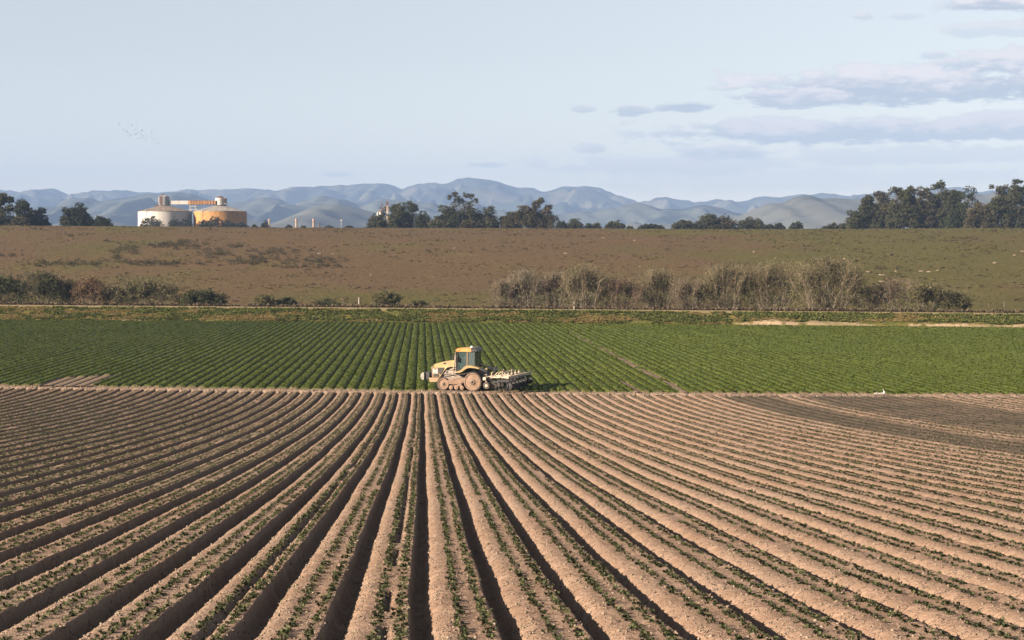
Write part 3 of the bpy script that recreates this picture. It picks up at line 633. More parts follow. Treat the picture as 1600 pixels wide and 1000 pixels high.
# ------------------------------------------------------------------ mountains and valley floor
def ridge(name, prof, Y0, Y1, Y2, mat, seed, base_y=372, gul=.35, nx=420, ny=70):
    """a range whose skyline at depth Y1 follows prof (bearing x, y); it rises from Y0 and falls behind to Y2"""
    px = np.array([p[0] for p in prof], float); py = np.array([p[1] for p in prof], float)
    xs = np.linspace(px[0], px[-1], nx); c = np.interp(xs, px, py)
    kern = np.ones(3)/3; c = np.convolve(np.pad(c, 1, mode='edge'), kern, 'valid')
    wx = (xs-800)/F*Y1; crest = CZ+(400-c)/F*Y1; crest = crest+vn(wx/260, wx*0, seed+3)*10+vn(wx/90, wx*0, seed+4)*9+vn(wx/38, wx*0, seed+14)*11
    foot = CZ+(400-base_y)/F*Y0-30
    t = np.concatenate([np.linspace(0, 1, ny), np.linspace(1, 2, 14)[1:]])
    T, CR = np.meshgrid(t, crest, indexing='ij'); _, WX = np.meshgrid(t, wx, indexing='ij')
    YY = np.where(T <= 1, Y0+(Y1-Y0)*T, Y1+(Y2-Y1)*(T-1))
    tt = np.where(T <= 1, T, 2-T); sm = tt**.92
    rel = np.maximum(CR-foot, 10); L = (Y1-Y0)
    warp = WX+420*vn(WX/1500, YY/1300, seed+5)
    n = 1-2*np.abs(vn(warp/620, YY/1500, seed+6))*2; n2 = 1-4*np.abs(vn(warp/240, YY/520, seed+7)); n3 = vn(WX/90, YY/110, seed+8)
    env = np.sin(np.clip(tt, 0, 1)*math.pi)**.8
    Z = foot+rel*sm+rel*gul*env*(.55*n+.42*n2+.26*(1-4*np.abs(vn(warp/110, YY/230, seed+9)))-.85)+rel*.08*n3*np.clip(tt*3, 0, 1)*np.clip((1-tt)*8, 0, 1)
    cap = CZ+(CR-CZ)*(YY/Y1); Z = np.where(np.abs(T-1) > .004, np.minimum(Z, cap-8*np.abs(1-T)), Z)
    idx = np.arange(T.size).reshape(T.shape)
    Fq = np.stack([idx[:-1, :-1].ravel(), idx[:-1, 1:].ravel(), idx[1:, 1:].ravel(), idx[1:, :-1].ravel()], 1)
    o = mesh_np(name, np.stack([WX, YY, Z], -1).reshape(-1, 3), Fq, mat, smooth=True); tag(o, None, None, None, 'structure')
ridge('mountain_ridge', [(-420, 312), (-200, 300), (-60, 304), (0, 296), (20, 298), (50, 299), (85, 294), (112, 305), (140, 300), (175, 297), (205, 296), (225, 301), (300, 298), (340, 297), (375, 294), (400, 295), (430, 298), (480, 291), (515, 291), (540, 289), (590, 286), (610, 290), (628, 297), (650, 289), (675, 287), (700, 288), (722, 279), (745, 278), (775, 284), (805, 293), (830, 294), (848, 299), (880, 293), (915, 292), (940, 296), (965, 305), (995, 315), (1012, 314), (1035, 307), (1065, 313), (1090, 317), (1120, 312), (1150, 316), (1190, 307), (1215, 310), (1240, 304), (1265, 306), (1290, 303), (1330, 305), (1370, 301), (1440, 298), (1485, 291), (1500, 292), (1520, 299), (1560, 298), (1620, 302), (1800, 296), (2050, 310)],
      8200, 11500, 13500, M['ridge'], 100, gul=.62, nx=560, ny=90)
ridge('foothill', [(-420, 330), (-100, 322), (0, 322), (40, 318), (75, 326), (112, 308), (140, 309), (165, 316), (200, 311), (235, 304), (262, 304), (290, 299), (315, 306), (350, 318), (390, 316), (415, 308), (435, 309), (455, 322), (475, 313), (505, 305), (530, 311), (565, 318), (600, 309), (640, 312), (680, 322), (740, 318), (800, 330), (860, 336), (890, 333), (930, 330), (980, 321), (1010, 320), (1030, 326), (1060, 328), (1100, 323), (1130, 328), (1160, 333), (1240, 334), (1400, 318), (1600, 312), (2050, 320)],
      4800, 7200, 8100, M['foothill'], 200, gul=.50, nx=480, ny=60)
ridge('front_hill', [(-420, 345), (0, 350), (200, 352), (380, 346), (430, 350), (460, 336), (500, 318), (525, 317), (565, 325), (610, 333), (650, 345), (700, 334), (760, 338), (900, 350), (1120, 350), (1150, 338), (1200, 321), (1250, 310), (1290, 309), (1340, 306), (1380, 303), (1500, 306), (1700, 304), (2050, 320)],
      3300, 4700, 5600, M['front'], 300, gul=.36, nx=420, ny=50)
g_ = mesh_np('valley_ground', [(-6900, -150, -.8), (6900, -150, -.8), (6900, 14500, -.8), (-6900, 14500, -.8)], np.array([[0, 1, 2, 3]]), M['far_ground']); tag(g_, None, None, None, 'structure')

# ------------------------------------------------------------------ haze
def haze():
    m = bpy.data.materials.new('haze'); m.use_nodes = True; t = NT(m.node_tree)
    o = t.n('ShaderNodeOutputMaterial'); v = t.n('ShaderNodeVolumePrincipled'); t.l(v.outputs[0], o.inputs['Volume'])
    v.inputs['Color'].default_value = (.31, .45, .73, 1); v.inputs['Density'].default_value = HAZE_D; v.inputs['Anisotropy'].default_value = 0
    b = MB().box((0, 7200, 365), (14600, 15000, 770)); h = b.build('haze', m); tag(h, 'pale blue air over the valley', None, None, 'stuff')
HAZE_D = 9.5e-5
haze()

# ------------------------------------------------------------------ trees
def tree(label, lobes, Y, leaf='euc', name='eucalyptus_tree', dens=1.0, base_py=None, trunk=True, seed=0, size=None, sparse=False, group=None, cat='tree'):
    """lobes: (x, y, radius) bearings in photo pixels at depth Y; each becomes a leafy mass in depth as well"""
    rng = np.random.default_rng(seed+1000); s = Y/F
    xs = np.array([l[0] for l in lobes], float); xb = (xs.min()+xs.max())/2
    bx = PX(xb, Y); gz = float(ground(bx, Y)); root = empty(name, (bx, Y, gz)); tag(root, label, cat, group)
    C = []; vv = []; T = []; th = max(P(l[0], l[1]-l[2], Y)[2] for l in lobes)-gz
    r0 = max(.10, th*.018)
    fork = np.array([bx+rng.normal()*.3, Y, gz+th*.28])
    if trunk: T.append((np.array([[bx, Y, gz-.5], [bx+.1, Y, gz+th*.12], fork]), np.array([r0*1.3, r0, r0*.8])))
    for (lx, ly, lr) in lobes:
        c = np.array(P(lx, ly, Y)); r = lr*s; c[1] += rng.uniform(-.5, .5)*r*1.3
        mid = (fork+c)/2+rng.normal(size=3)*r*.15
        if trunk: T.append((np.array([fork, mid, c+[0, 0, r*.3]]), np.array([r0*.6, r0*.4, r0*.12])))
        ncl = int(34*dens*min(1.3, .35+lr/9)); d = rng.normal(size=(ncl, 3)); d /= np.linalg.norm(d, axis=1)[:, None]
        sm_ = lr < 6.5; rr = rng.uniform(.35, 1.0, ncl)**.6*(1.35 if sm_ else 1.0); cc = c+d*rr[:, None]*r*np.array([1.0, 1.0, .92])
        cc[:, 2] = np.maximum(cc[:, 2], gz+.2)
        for i, p in enumerate(cc):
            if trunk and i % 8 == 0: T.append((np.array([c-[0, 0, r*.2], (c+p)/2+rng.normal(size=3)*.1*r, p]), np.array([r0*.2, r0*.13, r0*.05])))
            k = 10 if sm_ else 23; q = p+rng.normal(size=(k, 3))*max(r*.15, .28)*np.array([1.2, 1.2, .8]); C.append(q)
            vv.append(np.clip(rng.uniform(0, 1)*.75+rng.uniform(0, .3, k), 0, 1))
    C = np.concatenate(C); vv = np.concatenate(vv); lsz = size or .29*math.sqrt(Y/800)
    V, Fc = leaf_tris(C, lsz*1.15, rng)
    off = np.array([bx, Y, gz])
    mesh_np('crown', V-off, Fc, M[leaf], root, attrs={'v': np.repeat(vv, 3)})
    if T: TV, TF = tubes_np(T, 4); mesh_np('trunk', TV-off, TF, M['bark'], root, smooth=True)
    return root
def dome_lobes(x0, x1, top, base, rng, n=9, r=None):
    """overlapping masses filling a dome-shaped crown between x0 and x1"""
    out = []; w = x1-x0; h = base-top; r = r or min(w, h)*.24; r = min(r, h*.3, w*.3)
    def line(a): return math.sin(math.pi*(.07+.86*a))**.55*(1+.10*math.sin(a*17+x0)+.06*math.sin(a*31+top))
    m = max(5, int(w/r*1.25))
    for i in range(m):
        a = (i+rng.uniform(.2, .8))/m; q = r*rng.uniform(.55, 1.0); out.append((x0+q*.7+(w-1.4*q)*a, base-max(q*.8, h*line(a)*.96-q*.75), q))
    N = int(w*h/(r*r)*.78)
    for i in range(N):
        a = rng.uniform(.02, .98); x = x0+r*.6+(w-1.2*r)*a; hh = h*line(a)-r*1.1
        out.append((x, base-max(r*.35, hh*rng.uniform(0, 1)), r*rng.uniform(.75, 1.15)))
    return out
R_ = random.Random(3)
def dl(x0, x1, top, base=356, n=6, r=None): return dome_lobes(x0, x1, top, base, np.random.default_rng(int(x0*7+top)), n, r)
tree('tall dark eucalyptus cut by the left edge of the photo', dl(-34, 27, 303, n=6, r=13)+[(4, 308, 8), (14, 312, 7)], 690, 'euc', seed=1)
tree('second dark tree from the left edge with a rounded top', dl(20, 52, 312, n=4, r=10), 720, 'euc_d', seed=2)
tree('lower open eucalyptus at the right end of the left edge group', dl(40, 78, 326, n=5, r=8), 700, 'euc', seed=3, dens=.8)
tree('low brownish tree in front of the left edge group', dl(18, 46, 338, n=4, r=6), 680, 'euc_b', seed=4)
tree('dark domed tree standing alone left of the tanks', dl(92, 144, 322, n=6, r=11)+[(128, 327, 8)], 720, 'euc_d', name='round_tree', seed=5)
tree('low dark tree leaning against the lone domed tree', dl(138, 176, 340, n=5, r=6), 735, 'euc_d', name='round_tree', seed=6)
for i, (a, b, tp, lb) in enumerate([(218, 256, 339, 'round dark bush before the white storage tank'), (262, 284, 342, 'small dark bush before the right side of the white tank'), (278, 302, 343, 'dark bush in the gap between the two tanks'),
        (306, 328, 345, 'low dark bush at the left foot of the rust coloured tank'), (322, 350, 339, 'tallest ragged bush before the rust coloured tank'), (344, 366, 344, 'dark bush right of the tallest bush at the rust coloured tank'), (364, 388, 348, 'low scrubby bush at the right foot of the rust coloured tank')]):
    tree(lb, dl(a, b, tp, 357, n=4, r=min((b-a)*.2, 5)), 1085, 'euc_d', name='bush', dens=.55, seed=20+i, cat='bush', size=.3)
for i, (a, b, tp, lb) in enumerate([(394, 402, 351, 'tiny bush on the skyline just right of the tanks'), (408, 421, 345, 'small dark tree beside the leftmost brick chimney'), (447, 456, 352, 'tiny bush left of the second chimney'), (470, 478, 353, 'tiny bush between the two middle chimneys'), (508, 520, 353, 'low bush right of the black chimney'), (540, 552, 353, 'low bush right of the thin lamp mast')]):
    tree(lb, dl(a, b, tp, 358, n=3, r=(b-a)*.24), 1000, 'euc_d', name='bush', dens=.4, seed=30+i, cat='bush', size=.3)
tree('low shrubby tree at the left foot of the ruined tower', dl(575, 603, 336, n=4, r=8), 800, 'euc', seed=40)
tree('narrow tree overgrowing the ruined tower', [(600, 330, 7), (602, 340, 8), (598, 349, 8), (606, 349, 8)], 830, 'euc', seed=48, dens=.5)
tree('dark tree just right of the ruined tower', dl(606, 640, 319, n=4, r=9)+[(615, 326, 7)], 800, 'euc', seed=41)
tree('taller dark tree with a knobbly top right of the tower', dl(630, 655, 316, n=4, r=9), 810, 'euc_d', seed=42)
tree('dark sloping tree right of the knobbly one', dl(648, 674, 333, n=4, r=8), 790, 'euc_d', seed=43)
tree('wide eucalyptus with thin high branches rising above its crown', dl(670, 782, 327, n=9, r=13)+[(702, 329, 9), (712, 318, 6), (714, 310, 4), (728, 305, 4), (736, 307, 3.4), (720, 314, 4), (743, 314, 3), (702, 308, 3), (711, 303, 3.4), (735, 319, 5), (690, 326, 5), (764, 330, 10), (728, 322, 6)], 780, 'euc', seed=44)
tree('pale bush at the foot of the wide eucalyptus', dl(720, 742, 345, n=3, r=5), 755, 'euc_b', name='bush', seed=45, cat='bush')
tree('broad brown-green tree with a tuft on top', dl(780, 876, 323, n=8, r=12)+[(842, 315, 5), (846, 313, 4), (838, 320, 7), (856, 325, 7)], 780, 'euc_b', seed=46)
for i, (a, b, tp, lb, lf) in enumerate([(868, 886, 345, 'small dark tree touching the broad brown-green tree', 'euc_d'), (884, 912, 341, 'small open tree with leafy clumps', 'euc'), (915, 926, 350, 'tiny tree with a dark round head', 'euc_d'), (926, 939, 349, 'tiny open tree right of the dark round head', 'euc'), (945, 976, 346, 'small spreading tree standing apart', 'euc'), (980, 988, 354, 'tiny bush at the skyline right of the spreading tree', 'euc_d')]):
    tree(lb, dl(a, b, tp, 358, n=4, r=(b-a)*.2), 850, lf, name='small_tree', dens=.5, seed=50+i)
tree('low spreading dark tree alone in mid skyline', dl(997, 1038, 351, 359, n=6, r=4), 860, 'euc_d', name='small_tree', dens=.6, seed=58)
for i, (a, b, tp, lb, lf) in enumerate([(1050, 1088, 345, 'low green tree at the left end of the long tree row', 'euc'), (1084, 1128, 335, 'tallest tree of the long low tree row', 'euc'), (1112, 1152, 337, 'pale stemmed tree in the middle of the long low tree row', 'euc_b'), (1150, 1196, 341, 'open tree at the right end of the long low tree row', 'euc'),
        (1196, 1210, 351, 'tiny dark bush just right of the long tree row', 'euc_d'), (1208, 1226, 349, 'small round tree right of the tiny dark bush', 'euc_d'), (1234, 1256, 347, 'small dark tree below the pylon', 'euc_d'), (1284, 1296, 354, 'tiny bush halfway to the big grove', 'euc_d'), (1294, 1310, 348, 'small bare tree left of the big grove', 'euc'), (1308, 1326, 350, 'low tree touching the left end of the big grove', 'euc')]):
    tree(lb, dl(a, b, tp, 359, n=5 if b-a > 25 else 3, r=max(3, (b-a)*.17)), 880 if b-a < 25 else 840, lf, name='grove_tree' if b-a > 25 else 'small_tree', dens=.7 if b-a > 25 else .45, seed=60+i)
G = [(1320, 1352, 330, 'first low eucalyptus at the left end of the big grove', 'euc'), (1338, 1372, 306, 'second eucalyptus from the left in the big grove', 'euc'), (1360, 1396, 301, 'third eucalyptus of the big grove with a brown crown', 'euc_b'),
     (1385, 1432, 290, 'round topped eucalyptus left of the grove centre', 'euc'), (1420, 1458, 294, 'brownish eucalyptus in the centre of the big grove', 'euc_b'), (1445, 1495, 286, 'tallest eucalyptus in the centre of the big grove', 'euc'),
     (1478, 1508, 296, 'dark eucalyptus right of the tallest one in the grove', 'euc_d'), (1540, 1580, 290, 'eucalyptus on the left of the right hand clump', 'euc'), (1562, 1640, 281, 'large eucalyptus cut by the right edge of the photo', 'euc')]
for i, (a, b, tp, lb, lf) in enumerate(G):
    h = 359-tp; rng = np.random.default_rng(90+i); L = dl(a, b+6, tp+3, 359, n=5, r=8.5)
    L += [(rng.uniform(a+8, b-8), tp+rng.uniform(2, 8), rng.uniform(2.4, 4.5)) for _ in range(5)]
    L += [(rng.uniform(a+7, b-5), rng.uniform(tp+h*.3, 352), rng.uniform(7, 10)) for _ in range(6)]
    tree(lb, L, 780+(i % 3)*22, lf, seed=90+i, dens=.9)
tree('open branched eucalyptus in the gap of the big grove', [(1512, 296, 5), (1521, 299, 5), (1505, 305, 6), (1516, 309, 7), (1525, 316, 4), (1510, 320, 7), (1508, 334, 9), (1520, 340, 8), (1512, 349, 9)], 770, 'euc_d', seed=77, dens=.7)
tree('low brown tree filling the dip between the two clumps of the grove', dl(1508, 1552, 318, 359, n=5, r=10)+[(1530, 345, 10), (1545, 340, 10), (1536, 330, 9)], 765, 'euc_b', seed=78)

# willows and shrubs behind the levee
def shrub(label, x0, x1, top, base, leaf, name='willow', stems=16, Yo=12.0, leaves=2600, twig='twig', stemm='stem', lean=.5, low=.25, lsz=.125, seed=0, cat='shrub', upr=.8, tw=1.0, Yabs=None):
    rng = np.random.default_rng(seed+500); xm = (x0+x1)/2; Y = Yabs or float(levee0(PX(xm, 290)))+Yo
    bx = PX(xm, Y); gz = float(ground(bx, Y)); d_ = Y-float(levee0(bx)); 
    if d_ < 13.5: gz = max(gz, float(levee_surf(np.array([bx]), np.array([d_]))[0][0]))
    hw = (x1-x0)/2*Y/F; H = max(P(xm, top, Y)[2]-gz, .5); H = H if Yabs else max(P(xm, top, Y)[2]-gz, (base-top)*Y/F*.8)
    root = empty(name, (bx, Y, gz)); tag(root, label, cat)
    T = []; TW = []; tips = []
    for i in range(stems):
        a = rng.uniform(-1, 1); b = rng.uniform(-1, 1); sx = a*hw*.38; ex = np.clip(a+rng.normal()*.25, -1, 1)*hw*.85; ey = b*hw*.55
        hh = H*math.sqrt(max(.15, 1-(ex/hw)**2*.75))*rng.uniform(.72, .97)
        p0 = np.array([sx, b*hw*.25, -.25]); p1 = np.array([sx+(ex-sx)*.35+rng.normal()*.12, b*hw*.35, hh*.4]); p2 = np.array([ex*.8+rng.normal()*.15, ey*.8, hh*.75]); p3 = np.array([ex, ey, hh])
        r = rng.uniform(.022, .060)*max(.6, H/7); T.append((np.array([p0, p1, p2, p3]), np.array([r, r*.8, r*.45, r*.15])))
        for j in range(int((15 if upr > .6 else 22)*tw)):
            f = rng.uniform(.25, 1); q = p1*(1-f)+p3*f if f > .4 else p0*(1-f)+p1*f
            if f > .42 or upr > .6: q = p1+(p2-p1)*min(1, f*1.6) if f < .6 else p2+(p3-p2)*(f-.6)/.4
            else: q = p0+(p1-p0)*rng.uniform(.15, 1)
            d = np.array([rng.normal()*upr+.25*q[0]/max(hw, .1), rng.normal()*upr, rng.uniform(.6, 1.2)]); d /= np.linalg.norm(d); L = H*rng.uniform(.08, .24)
            e = q+d*L; e[2] = min(e[2], H*1.02); m_ = (q+e)/2+rng.normal(size=3)*L*.1; TW.append((np.array([q, m_, e]), np.array([.030, .022, .010])*max(.6, H/7))); tips.append(e); tips.append(m_)
            for k in range(2):
                d2 = d+rng.normal(size=3)*.6; e2 = e+d2*L*.5 if k else m_+d2*L*.6; e2[2] = min(e2[2], H*1.04); TW.append((np.array([m_ if k == 0 else e, e2]), np.array([.016, .006])*max(.7, H/7))); tips.append(e2)
    tips = np.array(tips); nb = int(leaves*(1.9 if upr > .6 else 2.8))
    fill = np.stack([rng.uniform(-1, 1, nb)*hw*.95, rng.uniform(-1, 1, nb)*hw*.6, np.zeros(nb)], 1)
    env = H*np.sqrt(np.clip(1-(fill[:, 0]/hw)**2*.8, .1, 1)); fill[:, 2] = env*(low+(1-low)*rng.uniform(0, 1, nb)**.7)
    cen = fill[rng.integers(0, nb, max(12, nb//40))]; 
    pick = rng.uniform(size=nb) < .6
    C = np.where(pick[:, None], tips[rng.integers(0, len(tips), nb)]+rng.normal(size=(nb, 3))*H*.028, cen[rng.integers(0, len(cen), nb)]+rng.normal(size=(nb, 3))*H*.055)
    C[:, 2] = np.clip(C[:, 2], .05, None); V, Fc = leaf_quads(C, lsz*(Y/290), rng, 0, 1.2)
    cl = vn(C[:, 0]*.9, C[:, 2]*.9+C[:, 1], seed)+.5
    mesh_np('foliage', V, Fc, M[leaf], root, attrs={'v': np.repeat(np.clip(cl*.7+rng.uniform(0, .45, nb), 0, 1), 4)})
    a_, b_ = tubes_np(T, 4); mesh_np('stems', a_, b_, M[stemm], root, smooth=True)
    a_, b_ = tubes_np(TW, 3); mesh_np('twigs', a_, b_, M[twig], root)
    return root
S = [(-24, 32, 431, 'dark green thicket cut by the left edge behind the levee', 'w_dark', 14, 5200, .0, 'green_shrub'),
     (22, 102, 427, 'large dark olive shrub with pale grey stems near the left edge', 'w_dark', 30, 5200, .3, 'willow'),
     (98, 128, 438, 'narrow olive shrub left of the rusty one', 'w_olive', 12, 2200, .1, 'willow'),
     (117, 162, 434, 'rusty orange leaved shrub in the left thicket', 'w_rust', 20, 2600, .1, 'willow'),
     (154, 190, 446, 'low pale leaved shrub right of the rusty one', 'w_pale', 12, 1800, .05, 'willow'),
     (184, 280, 437, 'broad round olive shrub right of the pale leaved one', 'w_olive', 34, 6500, .05, 'willow'),
     (283, 352, 455, 'dense dark green round bush standing alone', 'w_dark', 16, 6500, .0, 'green_shrub'),
     (393, 432, 462, 'low olive bush, left of a touching pair', 'w_olive', 10, 2200, .0, 'green_shrub'),
     (428, 463, 466, 'low dark bush, right of a touching pair', 'w_dark', 10, 2600, .0, 'green_shrub'),
     (492, 532, 468, 'low grey-green bush left of the fence post', 'w_dark', 10, 2200, .0, 'green_shrub'),
     (584, 624, 455, 'rounded olive bush right of the fence post', 'w_olive', 12, 3000, .0, 'green_shrub'),
     (640, 668, 471, 'low dark bush between the olive bush and the thicket', 'w_dark', 7, 900, .0, 'green_shrub'),
     (764, 806, 440, 'thin bare tan shrub at the left end of the willow thicket', 'w_brown', 20, 900, .2, 'willow'),
     (790, 852, 427, 'grey willow with whitish leaves and pale stems', 'w_grey', 30, 2600, .35, 'willow'),
     (842, 892, 429, 'slender leafless willow with one pale trunk', 'w_brown', 24, 1500, .35, 'willow'),
     (876, 946, 418, 'tallest willow in the left half of the thicket', 'w_olive', 32, 3200, .4, 'willow'),
     (930, 1004, 437, 'reddish brown leafless willow', 'w_brown', 36, 2000, .15, 'willow'),
     (996, 1062, 425, 'upright olive willow with fanned pale stems', 'w_olive', 30, 2800, .35, 'willow'),
     (1048, 1112, 440, 'dark brown tangled willow below its neighbours', 'w_brown', 30, 2600, .1, 'willow'),
     (1096, 1176, 418, 'olive willow with many thin fanned stems', 'w_olive', 36, 4600, .4, 'willow'),
     (1160, 1246, 415, 'olive willow with a forked white stem', 'w_olive', 34, 4600, .38, 'willow'),
     (1234, 1346, 408, 'largest domed willow with white trunks', 'w_olive', 40, 7000, .42, 'willow'),
     (1334, 1376, 452, 'low tan bare shrub right of the largest willow', 'w_brown', 16, 900, .1, 'willow'),
     (1368, 1446, 438, 'sparse grey willow left of the leafy bush', 'w_brown', 28, 1700, .3, 'willow'),
     (1420, 1476, 446, 'dense grey-green leafy bush, left half of the last pair', 'w_olive', 24, 5200, .0, 'willow'),
     (1466, 1514, 456, 'lower grey-green leafy bush ending the thicket on the right', 'w_olive', 16, 3400, .0, 'willow')]
for i, (a, b, tp, lb, lf, st, lv, lo, nm) in enumerate(S):
    tw = 1.0 if lv > 1500 else 1.6
    w_ = (b-a)*.05; a -= w_; b += w_; lo = min(lo, .18); tp -= 2 if a > 740 else 0
    shrub(lb, a, b, tp, 482, lf, nm, st, 12.5+(i % 3)*1.5, lv, 'rtwig' if 'reddish' in lb or 'rusty' in lb else 'twig', seed=i, low=lo, tw=tw, upr=.35 if a > 740 and 'leafy' not in lb else .8, lsz=.10 if a > 740 and 'leafy' not in lb else .125)

# ------------------------------------------------------------------ storage tanks and conveyor
M['white_steel'] = simple('tank_white_paint', (.50, .45, .39), .6, c2=(.40, .33, .27), sc=.5, stretch=(1, 1, .12), lo=.5, hi=.72)
M['rust_steel'] = simple('tank_rust_paint', (.42, .20, .05), .75, c2=(.27, .12, .035), sc=.45, stretch=(1, 1, .18), lo=.42, hi=.66)
M['roof_tan'] = simple('tank_roof_tan', (.22, .16, .115), .85, c2=(.16, .115, .085), sc=.3)
M['roof_grey'] = simple('tank_roof_grey', (.29, .25, .21), .85, c2=(.22, .185, .15), sc=.3)
M['rust_dark'] = simple('dark_rusty_metal', (.14, .07, .045), .8, c2=(.08, .045, .03), sc=1.0)
M['gal'] = simple('galvanised_steel', (.33, .31, .29), .6, c2=(.20, .19, .175), sc=1.0)
M['pylon_steel'] = simple('pylon_steel', (.17, .165, .16), .7, c2=(.12, .12, .12), sc=1.0)
M['brick'] = simple('chimney_brick', (.42, .24, .17), .9, c2=(.50, .34, .26), sc=1.5)
M['dark_steel'] = simple('dark_steel', (.05, .045, .042), .6, c2=(.08, .06, .05), sc=2)
def tank(label, x0, x1, wt, base, rt, Y, wm, rm, name, turret):
    xm = (x0+x1)/2; R = (x1-x0)/2*Y/F; c = P(xm, base, Y+R); bx, by = c[0], Y+R; gz = float(ground(bx, by)); 
    root = empty(name, (bx, by, gz)); tag(root, label, 'storage tank', 'storage tanks on the plateau')
    zt = P(xm, wt, Y)[2]-gz; zr = P(xm, rt, Y+R)[2]-gz; n = 40
    for i in range(n//2):                                     # upright wall sheets with recessed joints
        a0 = 2*math.pi*i/(n//2)+.0012; a1 = 2*math.pi*(i+1)/(n//2)-.0012; V = []
        for rr in (R, R-.12):
            for z in (-1, zt):
                for k in range(5): a = a0+(a1-a0)*k/4; V.append((rr*math.cos(a), rr*math.sin(a), z))
        Fs = [(k, k+1, 5+k+1, 5+k) for k in range(4)]+[(10+k, 15+k, 15+k+1, 10+k+1) for k in range(4)]+[(0, 5, 15, 10), (4, 14, 19, 9)]+[(5+k, 6+k, 16+k, 15+k) for k in range(4)]
        m_ = MB().add(V, Fs).build('wall_sheet', wm, root, smooth=False)
    MB().lathe((0, 0, 0), [(R-.3, -1), (R-.25, zt-.1)], 40, 'z').build('inner_shell', M['dark_steel'], root)
    MB().lathe((0, 0, 0), [(R+.18, zt-.02), (R+.18, zt+.22), (R-.05, zt+.26)], 48, 'z').build('roof_rim', rm, root)
    nseg = 24
    for i in range(nseg):                                     # roof panels
        a0 = 2*math.pi*i/nseg+.006; a1 = 2*math.pi*(i+1)/nseg-.006; ri = R*.16; V = []
        for r_, z in ((R+.1, zt+.24), (ri, zr)):
            for k in range(3): a = a0+(a1-a0)*k/2; V.append((r_*math.cos(a), r_*math.sin(a), z)); 
        V += [(x, y, z-.15) for x, y, z in V]
        MB().add(V, [(0, 1, 4, 3), (1, 2, 5, 4), (6, 9, 10, 7), (7, 10, 11, 8), (0, 3, 9, 6), (2, 8, 11, 5), (0, 6, 7, 1), (1, 7, 8, 2)]).build('roof_panel', rm, root)
    MB().lathe((0, 0, 0), [(R*.9, zt+.1), (R*.15, zr-.35)], 30, 'z').build('roof_deck', M['dark_steel'], root)
    turret(root, R, zt, zr, gz, Y+R)
    la = MB(); a = -1.15; lx, ly = (R+.35)*math.cos(a), (R+.35)*math.sin(a)
    for d in (-.28, .28): la.box((lx+d, ly, zt/2), (.09, .09, zt+1.2))
    for k in range(int(zt/.9)): la.box((lx, ly, .4+k*.9), (.5, .07, .07))
    la.build('ladder', M['dark_steel'], root)
    pp = MB(); a = -2.1; pp.tube([((R+.4)*math.cos(a), (R+.4)*math.sin(a), 0), ((R+.4)*math.cos(a), (R+.4)*math.sin(a), zt+.4), ((R*.4)*math.cos(a), (R*.4)*math.sin(a), zt+(zr-zt)*.72)], .22, 6).build('pipe', M['gal'], root)
    return root, (bx, by, gz, R, zt, zr)
YT = 1130
def turret_a(root, R, zt, zr, gz, Yc):
    top = P(258, 305.5, Yc)[2]-gz; w = 1.0*Yc/F; xo = PX(257.5, Yc)-root.location.x
    MB().lathe((xo, 0, 0), [(8.4*w, zr-.8), (8.4*w, top-1.0), (7.6*w, top-.5), (4*w, top)], 16, 'z').build('turret', M['gal'], root)
    MB().box((xo-3.6*w, -8.0*w, (zr+top)/2), (4.4*w, 1.6*w, (top-zr)*.86)).build('turret_door', M['rust_dark'], root)
    MB().box((xo-2*w, 0, top+.5), (1.3, 1.3, 1.6)).build('vent', M['rust_dark'], root)
    MB().box((xo-10*w, -2, zr-.2), (2.0, 2.0, 1.2)).build('hatch', M['rust_dark'], root)
    MB().lathe((xo, 0, 0), [(9.6*w, zr-.2), (9.6*w, zr+.15)], 16, 'z').build('platform', M['dark_steel'], root)
def turret_b(root, R, zt, zr, gz, Yc):
    top = P(345, 308.5, Yc)[2]-gz; w = 1.0*Yc/F; xo = PX(345, Yc)-root.location.x
    MB().lathe((xo, 0, 0), [(8*w, zr-.8), (8*w, top-.6), (5*w, top)], 18, 'z', ).build('turret', M['white_steel'], root)
    MB().lathe((xo, 0, 0), [(7.6*w, top-.5), (3*w, top+.7), (1*w, top+1.0)], 12, 'z').build('turret_cap', M['rust_dark'], root)
    MB().box((xo+8.6*w, -1, (zr+top)/2+.3), (4.0*w, 3, (top-zr)*.8)).build('lift_shaft', M['gal'], root)
    MB().box((xo+7.2*w, -2.8, (zr+top)/2+.6), (1.4*w, .6, (top-zr)*.6)).build('turret_door', M['rust_dark'], root)
    MB().lathe((xo, 0, 0), [(10.5*w, zr-.1), (10.5*w, zr+.2)], 18, 'z').build('platform', M['dark_steel'], root)
    rl = MB()
    for i in range(14): a = i/14*6.28; rl.tube([(xo+10.2*w*math.cos(a), 10.2*w*math.sin(a), zr+.2), (xo+10.2*w*math.cos(a), 10.2*w*math.sin(a), zr+1.4)], .06, 4)
    rl.build('railing', M['gal'], root)
ta, ia = tank('cream white round steel tank with a tan conical roof', 216, 300, 330, 356, 321, YT, M['white_steel'], M['roof_tan'], 'white_tank', turret_a)
tb, ib = tank('orange rust stained round tank with a grey conical roof', 302.5, 386, 330, 357, 321, YT+2, M['rust_steel'], M['roof_grey'], 'rusty_tank', turret_b)
